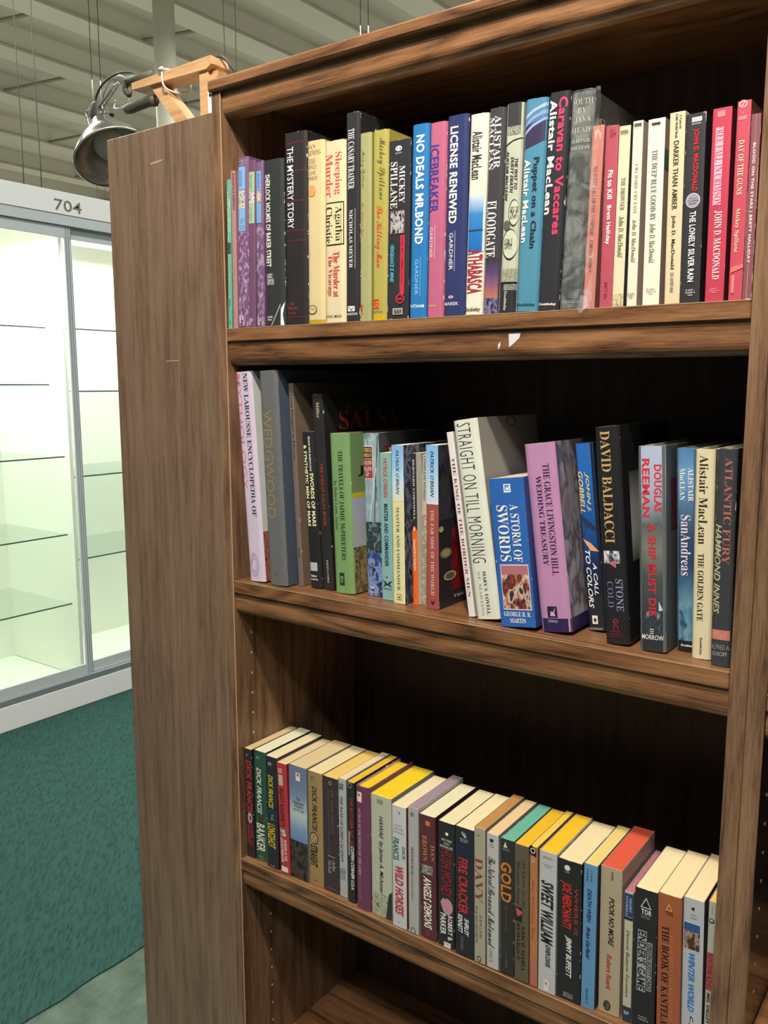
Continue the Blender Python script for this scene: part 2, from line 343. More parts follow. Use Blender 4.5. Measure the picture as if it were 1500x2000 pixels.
for (ya, yb), zs in (((Y0c + .03, Ym - .034), ((1.671, -2.51), (1.427, -2.505), (1.116, -2.42), (.77, -2.43), (.457, -2.425))), ((Ym - .006, Y1c - .03), ((1.668, -2.43), (1.398, -2.43), (1.021, -2.43), (.648, -2.43)))):
    for z, xf in zs:
        s = cbox('glass_shelf', (-2.925, ya, z - .006), (xf, yb, z), gs, 0)
        cbox('shelf_edge', (xf, ya, z - .0062), (xf + .0012, yb, z + .0002), ge, 0, s)
vv, ff = glyphs('g:704')
o = obj('number_lettering', mesh('number', [(.0012, 1.301 - .7 + x * .128, 2.136 + y * .045) for x, y in vv], [f[::1] for f in ff]), plain('77706a', .5), dc)

# ------------------------------------------------------------ bookcases
W = .7052; TS = .0175; DP = .30
def shelf_unit(par, x0, x1, zt, kind, ox=0, tan=True):
    s = box(kind, (x0 + .0004, .018, zt - .0175), (x1 - .0004, DP - .014, zt), M_oakD, par, .0005)
    box('nosing', (x0 + .0004, 0, zt - .0182), (x1 - .0004, .0178, zt - .0001), M_oakH, s, .0012)
    zb = zt - .0186; P = [(.004, zb), (.024, zb), (.024, zb - .033), (.017, zb - .033)]
    P += [(.017 - .013 * math.sin(a), zb - .021 - .012 * math.cos(a)) for a in [math.radians(q) for q in (15, 30, 45, 60, 75, 90)]]
    prism('apron', P, 0, x0 + .0004, x1 - .0004, M_oakH, s)
    if tan:
        box('worn_edge', (x0 + .0006, -.0003, zt - .0008), (x1 - .0006, .0006, zt + .0002), plain('a98763', .5), s, 0)
    return s
def holes(par, x, yy, zs, r=.0019):
    for z in zs:
        lathe('pin_hole', [(.0001, 0), (r, 0), (r, .0004), (r * .55, .0004), (.0001, .0001)], (x, yy, z), (1, 0, 0), plain('c0b4a4', .5), par, 10)
bc = empty('bookcase', (W / 2, .15, 0), 'oak-brown laminate bookcase holding three filled shelves of paperbacks and hardcovers', 'bookcase')
def rel(par):   # keep world-space meshes while parented to an Empty standing at its base
    for ch in par.children_recursive:
        if ch.parent == par: ch.matrix_parent_inverse = Matrix.Translation(par.location).inverted()
ZS = {1: 1.49963, 2: 1.13385, 3: 0.69209}
sl = box('side_panel', (-TS, 0, 0), (0, DP, 1.818), M_oakV, bc, .0006)
sr = box('side_panel', (W, 0, 0), (W + TS, DP, 1.818), M_oakV, bc, .0006)
box('worn_edge', (-.0011, -.0004, .02), (.0002, .0006, 1.8175), plain('c49a76', .5), sl, 0)
P = [(-.004, 1.8335), (-.006, 1.831), (-.006, 1.8205), (-.004, 1.818), (DP, 1.818), (DP, 1.8335)]
tb = prism('top_board', P, 0, -TS, W + TS, M_oakH, bc)
zb = 1.818; P = [(.004, zb), (.024, zb), (.024, zb - .034), (.017, zb - .034)] + [(.017 - .013 * math.sin(a), zb - .022 - .012 * math.cos(a)) for a in [math.radians(q) for q in (15, 30, 45, 60, 75, 90)]]
prism('valance', P, 0, .0004, W - .0004, M_oakH, bc)
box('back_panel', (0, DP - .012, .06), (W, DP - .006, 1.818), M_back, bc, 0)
for k in (1, 2, 3): sh = shelf_unit(bc, 0, W, ZS[k], 'shelf'); 
shelf_unit(bc, 0, W, .335, 'shelf')
shelf_unit(bc, 0, W, .09, 'base_shelf'); box('kickboard', (0, .03, 0), (W, .045, .072), M_oakH, bc)
holes(sl, .0001, .034, [ZS[2] - .055 - .032 * i for i in range(1, 11)]); holes(sl, .0001, .063, [ZS[3] - .095 - .032 * i for i in range(1, 8)])
# torn bits of a white sticker left on the upper apron
rs = bpy.data.objects.get('shelf')
def bits(pts, name='sticker_residue'):
    return obj(name, mesh(name, [(x, .0036, z) for x, z in pts], [tuple(range(len(pts)))]), plain('d6d6dc', .5), rs)
z1 = ZS[1]
bits([(.4470, z1 - .0225), (.4620, z1 - .0222), (.4605, z1 - .0275), (.4545, z1 - .0330), (.4480, z1 - .0375)]); bits([(.4335, z1 - .0345), (.4365, z1 - .0310), (.4370, z1 - .0350), (.4345, z1 - .0400)])
rel(bc)
# scuffs on the left post
ob = empty('neighbour_bookcase', (W + .018 + .37, .15, 0), 'second matching bookcase cut off at the right edge of the photo', 'bookcase')
X0 = W + TS + .0004; X1 = X0 + TS; X2 = X1 + W
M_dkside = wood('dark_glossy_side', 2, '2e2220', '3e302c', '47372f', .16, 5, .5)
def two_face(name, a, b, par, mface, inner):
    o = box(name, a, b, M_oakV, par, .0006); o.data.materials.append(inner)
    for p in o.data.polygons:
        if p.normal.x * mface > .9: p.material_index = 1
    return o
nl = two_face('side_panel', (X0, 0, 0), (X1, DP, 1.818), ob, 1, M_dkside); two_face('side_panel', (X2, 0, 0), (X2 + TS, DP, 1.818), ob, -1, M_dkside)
P = [(-.004, 1.8335), (-.006, 1.831), (-.006, 1.8205), (-.004, 1.818), (DP, 1.818), (DP, 1.8335)]
prism('top_board', P, 0, X0, X2 + TS, M_oakH, ob)
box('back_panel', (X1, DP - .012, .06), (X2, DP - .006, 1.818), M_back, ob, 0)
for z in (1.48, 1.119, .732, .38): shelf_unit(ob, X1, X2, z, 'shelf')
box('kickboard', (X1, .03, 0), (X2, .045, .072), M_oakH, ob)
holes(nl, X1 + .0001, .034, [1.0 - .032 * i for i in range(8)])
rel(ob)
eu = empty('end_bookcase', (-.13, .35, 0), 'walnut-brown bookcase seen side-on, left of the main bookcase', 'bookcase')
EX0, EX1, EZ, EY = -.2515, -.0180, 1.7935, .72
es = box('side_panel', (EX0, .0006, 0), (EX1, .018, EZ), M_walV, eu, .0006)
box('side_panel', (EX0, EY - .018, 0), (EX1, EY, EZ), M_walV, eu, .0006)
box('back_panel', (EX1 - .006, .018, .06), (EX1, EY - .018, EZ - .018), M_walV, eu, 0)
box('top_board', (EX0, .018, EZ - .018), (EX1, EY - .018, EZ), M_walV, eu, .0006)
for z in (.09, .43, .77, 1.11, 1.45): box('shelf', (EX0 + .003, .018, z - .018), (EX1 - .006, EY - .018, z), M_walV, eu, .0006)
box('kickboard', (EX0 + .02, .018, 0), (EX0 + .035, EY - .018, .072), M_walV, eu)
def scuff(par, pts, y, c='b08c78'):
    return obj('scuff_mark', mesh('scuff', [(x, y, z) for x, z in pts], [tuple(range(len(pts)))]), plain(c, .6), par)
scuff(es, [(-.1506, 1.7425), (-.128, 1.7440), (-.121, 1.7463), (-.128, 1.7475), (-.1506, 1.7462)], .0003)
scuff(es, [(-.132, 1.4555), (-.104, 1.4560), (-.100, 1.4580), (-.131, 1.4572)], .0003)
rel(eu)

# ------------------------------------------------------------ wooden bracket and reflector lamp on the end bookcase
br = empty('wooden_bracket', (-.12, .095, EZ), 'raw pine triangular bracket standing on the end bookcase', 'bracket')
def rawbar(name, pts, y0, y1, par): return prism(name, pts, 1, y0, y1, M_raw, par)
rawbar('arm', [(-.284, 1.893), (-.284, 1.9035), (-.1, 1.9075), (-.098, 1.8955), (-.11, 1.890)], .078, .114, br)
rawbar('post', [(-.129, EZ + .0005), (-.129, 1.891), (-.111, 1.890), (-.111, EZ + .0005)], .082, .112, br)
rawbar('brace', [(-.246, 1.8930), (-.222, 1.8935), (-.131, EZ + .004), (-.131, EZ + .0005), (-.158, EZ + .0005)], .084, .108, br)
rawbar('gusset', [(-.1108, 1.8895), (-.094, 1.888), (-.100, 1.868), (-.1108, 1.866)], .088, .106, br)
mp_ = box('metal_plate', (-.1105, .0805, 1.812), (-.098, .083, 1.872), plain('e4e8ee', .35), br, .0004)
lathe('screw', [(.0001, .0012), (.0026, .001), (.003, 0)], (-.104, .0803, 1.853), (0, -1, 0), plain('5c5e60', .3, .9), mp_, 12)
tie = tube('cable_tie', [(-.207, .076, 1.906), (-.2045, .076, 1.885), (-.196, .085, 1.876), (-.186, .106, 1.877), (-.186, .116, 1.890), (-.197, .114, 1.9085), (-.207, .085, 1.911), (-.207, .076, 1.906)], .0016, plain('d8d4c8', .4), br, 6, 4)
k = tube('tie_head', [(-.211, .075, 1.908), (-.203, .074, 1.909)], .0028, plain('d8d4c8', .4), tie, 6)
rel(br)
lm = empty('clamp_lamp', (-.40, .13, 1.80), 'silver reflector clamp lamp hanging left of the end bookcase', 'lamp')
M_alum, ant, ab = newmat('spun_aluminium', .22); ab.inputs['Base Color'].default_value = (.62, .62, .61, 1); ab.inputs['Metallic'].default_value = 1
M_dk = plain('2c2b28', .5)
S = Vector((-.444, .13, 1.903)); Cn = Vector((-.386, .115, 1.812)); ax = (Cn - S).normalized(); Lr = (Cn - S).length
prof = [(.017, .026), (.022, .034), (.026, .045), (.036, .058), (.052, .078), (.0625, Lr - .012), (.066, Lr), (.0675, Lr + .002), (.0655, Lr + .001), (.0615, Lr - .012), (.051, .079), (.035, .060), (.025, .047), (.016, .036)]
rf = lathe('reflector', prof, S, ax, M_alum, lm, 56)
lathe('rim_bead', [(.0665, Lr), (.069, Lr + .001), (.069, Lr + .003), (.0665, Lr + .0035)], S, ax, plain('d8d8d4', .2, .9), rf, 56)
lathe('socket', [(.0001, -.012), (.011, -.010), (.0155, -.003), (.0165, .012), (.0165, .028), (.012, .032)], S, ax, M_dk, lm, 24)
side = ax.cross(Vector((0, 0, 1))).normalized()
lathe('thumb_switch', [(.0001, .012), (.004, .011), (.004, 0)], S + side * -.016 - ax * -.004, -side, M_dk, lm, 10)
lathe('bulb', [(.012, .03), (.014, .045), (.024, .065), (.028, .08), (.022, .096), (.0001, .104)], S, ax, plain('e4e2dc', .3), lm, 24)
M_wire = plain('d4d4d0', .18, .95)
hel = []
q0 = S + Vector((.018, -.004, .004)); q1 = S + Vector((.052, .0, .030))
for i in range(90):
    t = i / 89; a = i * .9; c = q0.lerp(q1, t); hel.append(c + Vector((.008 * math.cos(a), .008 * math.sin(a), .008 * math.sin(a + 1)))) 
tube('clamp_spring', hel, .0009, M_wire, lm, 5)
for j in range(5):
    a = j * 1.256; c = S + Vector((.026, -.010, -.012)); tube('wing_nut_blade', [c, c + Vector((.011 * math.cos(a), -.002, .011 * math.sin(a)))], .0013, M_wire, lm, 5)
tube('clamp_wire', [S + Vector((.016, 0, .016)), (-.418, .125, 1.924), (-.392, .12, 1.938), (-.356, .11, 1.938), (-.323, .10, 1.924)], .0012, M_wire, lm, 6, 5)
tube('clamp_wire', [S + Vector((.05, 0, .008)), (-.386, .12, 1.894), (-.362, .115, 1.889), (-.335, .11, 1.893), (-.318, .105, 1.903), (-.315, .10, 1.915)], .0012, M_wire, lm, 6, 5)
tube('side_wire', [S + Vector((-.014, -.01, .0)), S + Vector((-.018, -.012, -.008)), S + Vector((-.006, -.016, -.032)), S + Vector((-.002, -.016, -.046))], .0012, M_wire, lm, 6, 4)
cl = tube('clamp_jaw', [(-.322, .10, 1.9195), (-.292, .098, 1.916), (-.255, .095, 1.914)], .008, plain('4a4a40', .55), lm, 8)
tube('clamp_jaw', [(-.318, .095, 1.872), (-.300, .095, 1.874), (-.262, .095, 1.876), (-.248, .095, 1.874)], .009, plain('4a4a40', .55), lm, 8, 2, None)
tube('clamp_jaw', [(-.322, .098, 1.9165), (-.327, .099, 1.907), (-.318, .1, 1.897)], .005, plain('4a4a40', .55), lm, 8, 3)
tube('power_cord', [S - ax * .011, S + Vector((-.004, .0, .022)), (-.425, .125, 1.938), (-.395, .12, 1.944), (-.36, .115, 1.944), (-.32, .11, 1.935), (-.284, .1, 1.917), (-.24, .096, 1.9075), (-.16, .096, 1.9095), (-.108, .096, 1.9115), (-.09, .10, 1.905), (-.078, .11, 1.885), (-.07, .13, 1.862), (-.06, .20, 1.82), (-.05, .24, 1.797)], .0021, plain('3e3d36', .5), lm, 8, 6)
rel(lm)

# ------------------------------------------------------------ books
def yprof(x, w, e): return e * abs(2 * x / w - 1) ** 6
def decal(kind, e_, w, h, d, edge, k, par, front):
    """printed element on the spine (front=False) or on the front cover"""
    eps = .00006 * (k + 1) + .00012
    U = d if front else w
    def place(u, z):
        x = u * U
        return (w + eps, edge + (d - edge) * u, z) if front else (x, yprof(x, w, edge) - eps, z)
    kd = e_[0]; pre = 'cover' if front else 'spine'
    cl = lambda u: min(1, max(0, u))
    if kd in 'thd':
        _, s, u0, u1, v0, v1, c = e_; vv, ff = glyphs(s, None if front else (1 if kd == 't' else 0)); pts = []
        for gx, gy in vv:
            if kd == 't': u = u0 + gy * (u1 - u0); z = h * (1 - (v0 + gx * (v1 - v0)))
            elif kd == 'h': u = u0 + gx * (u1 - u0); z = h * (1 - (v1 + gy * (v0 - v1)))
            else: a = gx; bb = gy; u = u0 + (a * .72 + bb * .28) * (u1 - u0); z = h * (1 - (v1 + (v0 - v1) * (a * .7 + bb * .3 * -1 + .3)))
            pts.append(place(cl(u), z))
        return obj(pre + '_lettering', mesh('lettering', pts, [f[::-1] for f in ff] if kd == 't' and False else ff), plain(c, .4), par)
    if kd in 'rpPG':
        _, u0, u1, v0, v1, c = e_[:6]; n = 1 if front else 8; u0, u1 = cl(u0), cl(u1); pts = []
        m = 10 if kd == 'G' else 1
        for j in range(m + 1):
            for i in range(n + 1): pts.append(place(u0 + (u1 - u0) * i / n, min(h, max(0, h * (1 - (v0 + (v1 - v0) * j / m))))))
        ff = [(j * (n + 1) + i, (j + 1) * (n + 1) + i, (j + 1) * (n + 1) + i + 1, j * (n + 1) + i + 1) for j in range(m) for i in range(n)]
        mat = plain(c, .4) if kd == 'r' else picture(c, e_[6]) if kd in 'pP' else gradient(c)
        return obj(pre + ('_band' if kd == 'r' else '_picture'), mesh('print', pts, ff), mat, par)
    def cutpoly(uv):
        bm = bmesh.new(); bm.faces.new([bm.verts.new((cl(u), v, 0)) for u, v in uv])
        for i in range(1, 12):
            bmesh.ops.bisect_plane(bm, geom=bm.verts[:] + bm.edges[:] + bm.faces[:], plane_co=(i / 12, 0, 0), plane_no=(1, 0, 0), dist=1e-5)
        bmesh.ops.triangulate(bm, faces=bm.faces[:]); bm.verts.index_update()
        r = [place(p.co.x, h * (1 - p.co.y)) for p in bm.verts], [tuple(q.index for q in fc.verts) for fc in bm.faces]; bm.free(); return r
    if kd in 'oq':
        _, u0, u1, v0, v1, c = e_; n = 28; cu, cv = (u0 + u1) / 2, (v0 + v1) / 2; pts = []
        for rr in ((1, .0) if kd == 'o' else (1, .72)):
            for i in range(n):
                a = 2 * math.pi * i / n; pts.append(place(cl(cu + (u1 - u0) / 2 * rr * math.cos(a)), h * (1 - (cv + (v1 - v0) / 2 * rr * math.sin(a)))))
        if kd == 'o': pts, ff = cutpoly([(cu + (u1 - u0) / 2 * math.cos(2 * math.pi * i / n), cv + (v1 - v0) / 2 * math.sin(2 * math.pi * i / n)) for i in range(n)])
        else: ff = [(i, (i + 1) % n, n + (i + 1) % n, n + i) for i in range(n)]
        return obj(pre + '_emblem', mesh('print', pts, ff), plain(c, .4), par)
    if kd == 'y':
        pts, ff = cutpoly(e_[1])
        return obj(pre + '_motif', mesh('print', pts, ff), plain(e_[2], .4), par)
def soft(c, k=.16, lift=14):  # lens haze put into the cover colours: greyed, darks lifted
    q = [int(c[i:i+2], 16) for i in (0, 2, 4)]; g = .3 * q[0] + .6 * q[1] + .1 * q[2]
    return ''.join('%02x' % int(min(255, x + (g - x) * k + lift * (1 - x / 255))) for x in q)
def book(label, sh, kind, g, base, side, page, els, fels, opt):
    x0, y0, z0, w, d, h, th = g
    th_ = th; lift = w * math.sin(th) if th > 0 else 0
    r = empty('hardcover_book' if kind == 'h' else 'paperback_book', (x0, y0, z0 + lift + .0003), label, 'book', SHG[sh], (0, th, 0))
    t = .0026 if kind == 'h' else .0004; e = (.0038 if w > .02 else .0026) if kind == 'h' else .0006
    if w < .012: t = min(t, .0012); e = min(e, .0015)
    n = 28; out = [(0, d)] + [(w * i / n, yprof(w * i / n, w, e)) for i in range(n + 1)] + [(w, d)]
    inn = [(t, d)] + [(t + (w - 2 * t) * i / n, yprof(w * i / n, w, e) + t) for i in range(n + 1)] + [(w - t, d)]
    m = len(out); v = []
    for z in (0, h):
        # battered head and tail of the spine
        for (x, y) in out: v.append((x, y, z + (random.uniform(-.0006, 0) if z else random.uniform(0, .0004)) * (1 if 0 < x < w else 0)))
        for (x, y) in inn: v.append((x, y, z))
    f, mi = [], []
    for i in range(m - 1):
        a, b2 = i, i + 1
        f.append((a, b2, 2 * m + b2, 2 * m + a)); mi.append(1 if i in (0, m - 2) else 0)
        f.append((m + b2, m + a, 3 * m + a, 3 * m + b2)); mi.append(2)
        f.append((2 * m + a, 2 * m + b2, 3 * m + b2, 3 * m + a)); mi.append(0)
        f.append((b2, a, m + a, m + b2)); mi.append(0)
    for a in (0, m - 1): f.append((a, m + a, 3 * m + a, 2 * m + a)); mi.append(1)
    me = mesh('cover', v, f, mi)
    wr = opt.get('wear', .1); cl_ = opt.get('cloth', False)
    rg = .8 if cl_ else (.36 if kind == 'h' else .42)
    c = obj('cover', me, [cover(soft(base), rg, wr, cl_), cover(soft(side), rg, wr * .3, cl_, True), plain('c8c0ac', .7)], r)
    ins = .003 if kind == 'h' and w > .012 else .0003; dd = d - (.004 if kind == 'h' else .0006)
    box('page_block', (t + .0002, e + t, ins), (w - t - .0002, dd, h - ins), pages(page), r, .0003)
    for k, q in enumerate(els): decal(q[0], q, w, h, d, e, k, c, False)
    for k, q in enumerate(fels): decal(q[0], q, w, h, d, e, k, c, True)
    if opt.get('plastic'):
        pm, pnt, pb = newmat('clear_plastic_wrap', .12); pb.inputs['Transmission Weight'].default_value = .0; pb.inputs['Base Color'].default_value = (.85, .87, .88, 1); pb.inputs['Alpha'].default_value = .2
        no = N(pnt, 'TexNoise'); no.inputs['Scale'].default_value = 45; no.inputs['Detail'].default_value = 5; no.inputs['Distortion'].default_value = 1.2
        tc = N(pnt, 'TexCoord'); pnt.links.new(tc.outputs['Object'], no.inputs['Vector'])
        mr = N(pnt, 'MapRange'); mr.inputs[1].default_value = .42; mr.inputs[2].default_value = .8; mr.inputs[3].default_value = .03; mr.inputs[4].default_value = .32; pnt.links.new(no.outputs[0], mr.inputs[0]); pnt.links.new(mr.outputs[0], pb.inputs['Alpha'])
        bp = N(pnt, 'Bump'); bp.inputs['Strength'].default_value = .6; bp.inputs['Distance'].default_value = .002; pnt.links.new(no.outputs[0], bp.inputs['Height']); pnt.links.new(bp.outputs[0], pb.inputs['Normal'])
        NZ, pv, pf = 26, [], []
        for j in range(NZ + 1):
            z = h * j / NZ + (.0015 if j == NZ else 0)
            row = [(-.0004, d * .8), (-.0006, e)] + [(w * i / 8, yprof(w * i / 8, w, e) - .0011 - random.uniform(0, .0007)) for i in range(9)]
            fl = .0045 - .0025 * (j / NZ) + random.uniform(-.0007, .0007)
            row += [(w + .0018, -.0016), (w + .0018 + fl, -.0028 - random.uniform(0, .001)), (w + .0025 + 2 * fl, -.0012)]
            pv += [(x, y, z) for x, y in row]; R_ = len(row)
        for j in range(NZ):
            for i in range(R_ - 1): pf.append((j * R_ + i, j * R_ + i + 1, (j + 1) * R_ + i + 1, (j + 1) * R_ + i))
        obj('plastic_wrap', mesh('wrap', pv, pf), pm, r)
        cv = [(w - .002, -.0055, -.001), (w + .003, -.0075, -.005), (w + .0105, -.0065, .002), (w + .008, -.0045, .012), (w + .001, -.004, .014)]
        cm = pm; cmt = obj('folded_corner', mesh('corner', cv, [(0, 1, 4), (1, 2, 3), (1, 3, 4)]), cm, r)
    return r
bpy.data.curves.remove(KEEP) if False else None
SHG = {1: 'books on the top shelf', 2: 'books on the middle shelf', 3: 'paperbacks on the third shelf'}
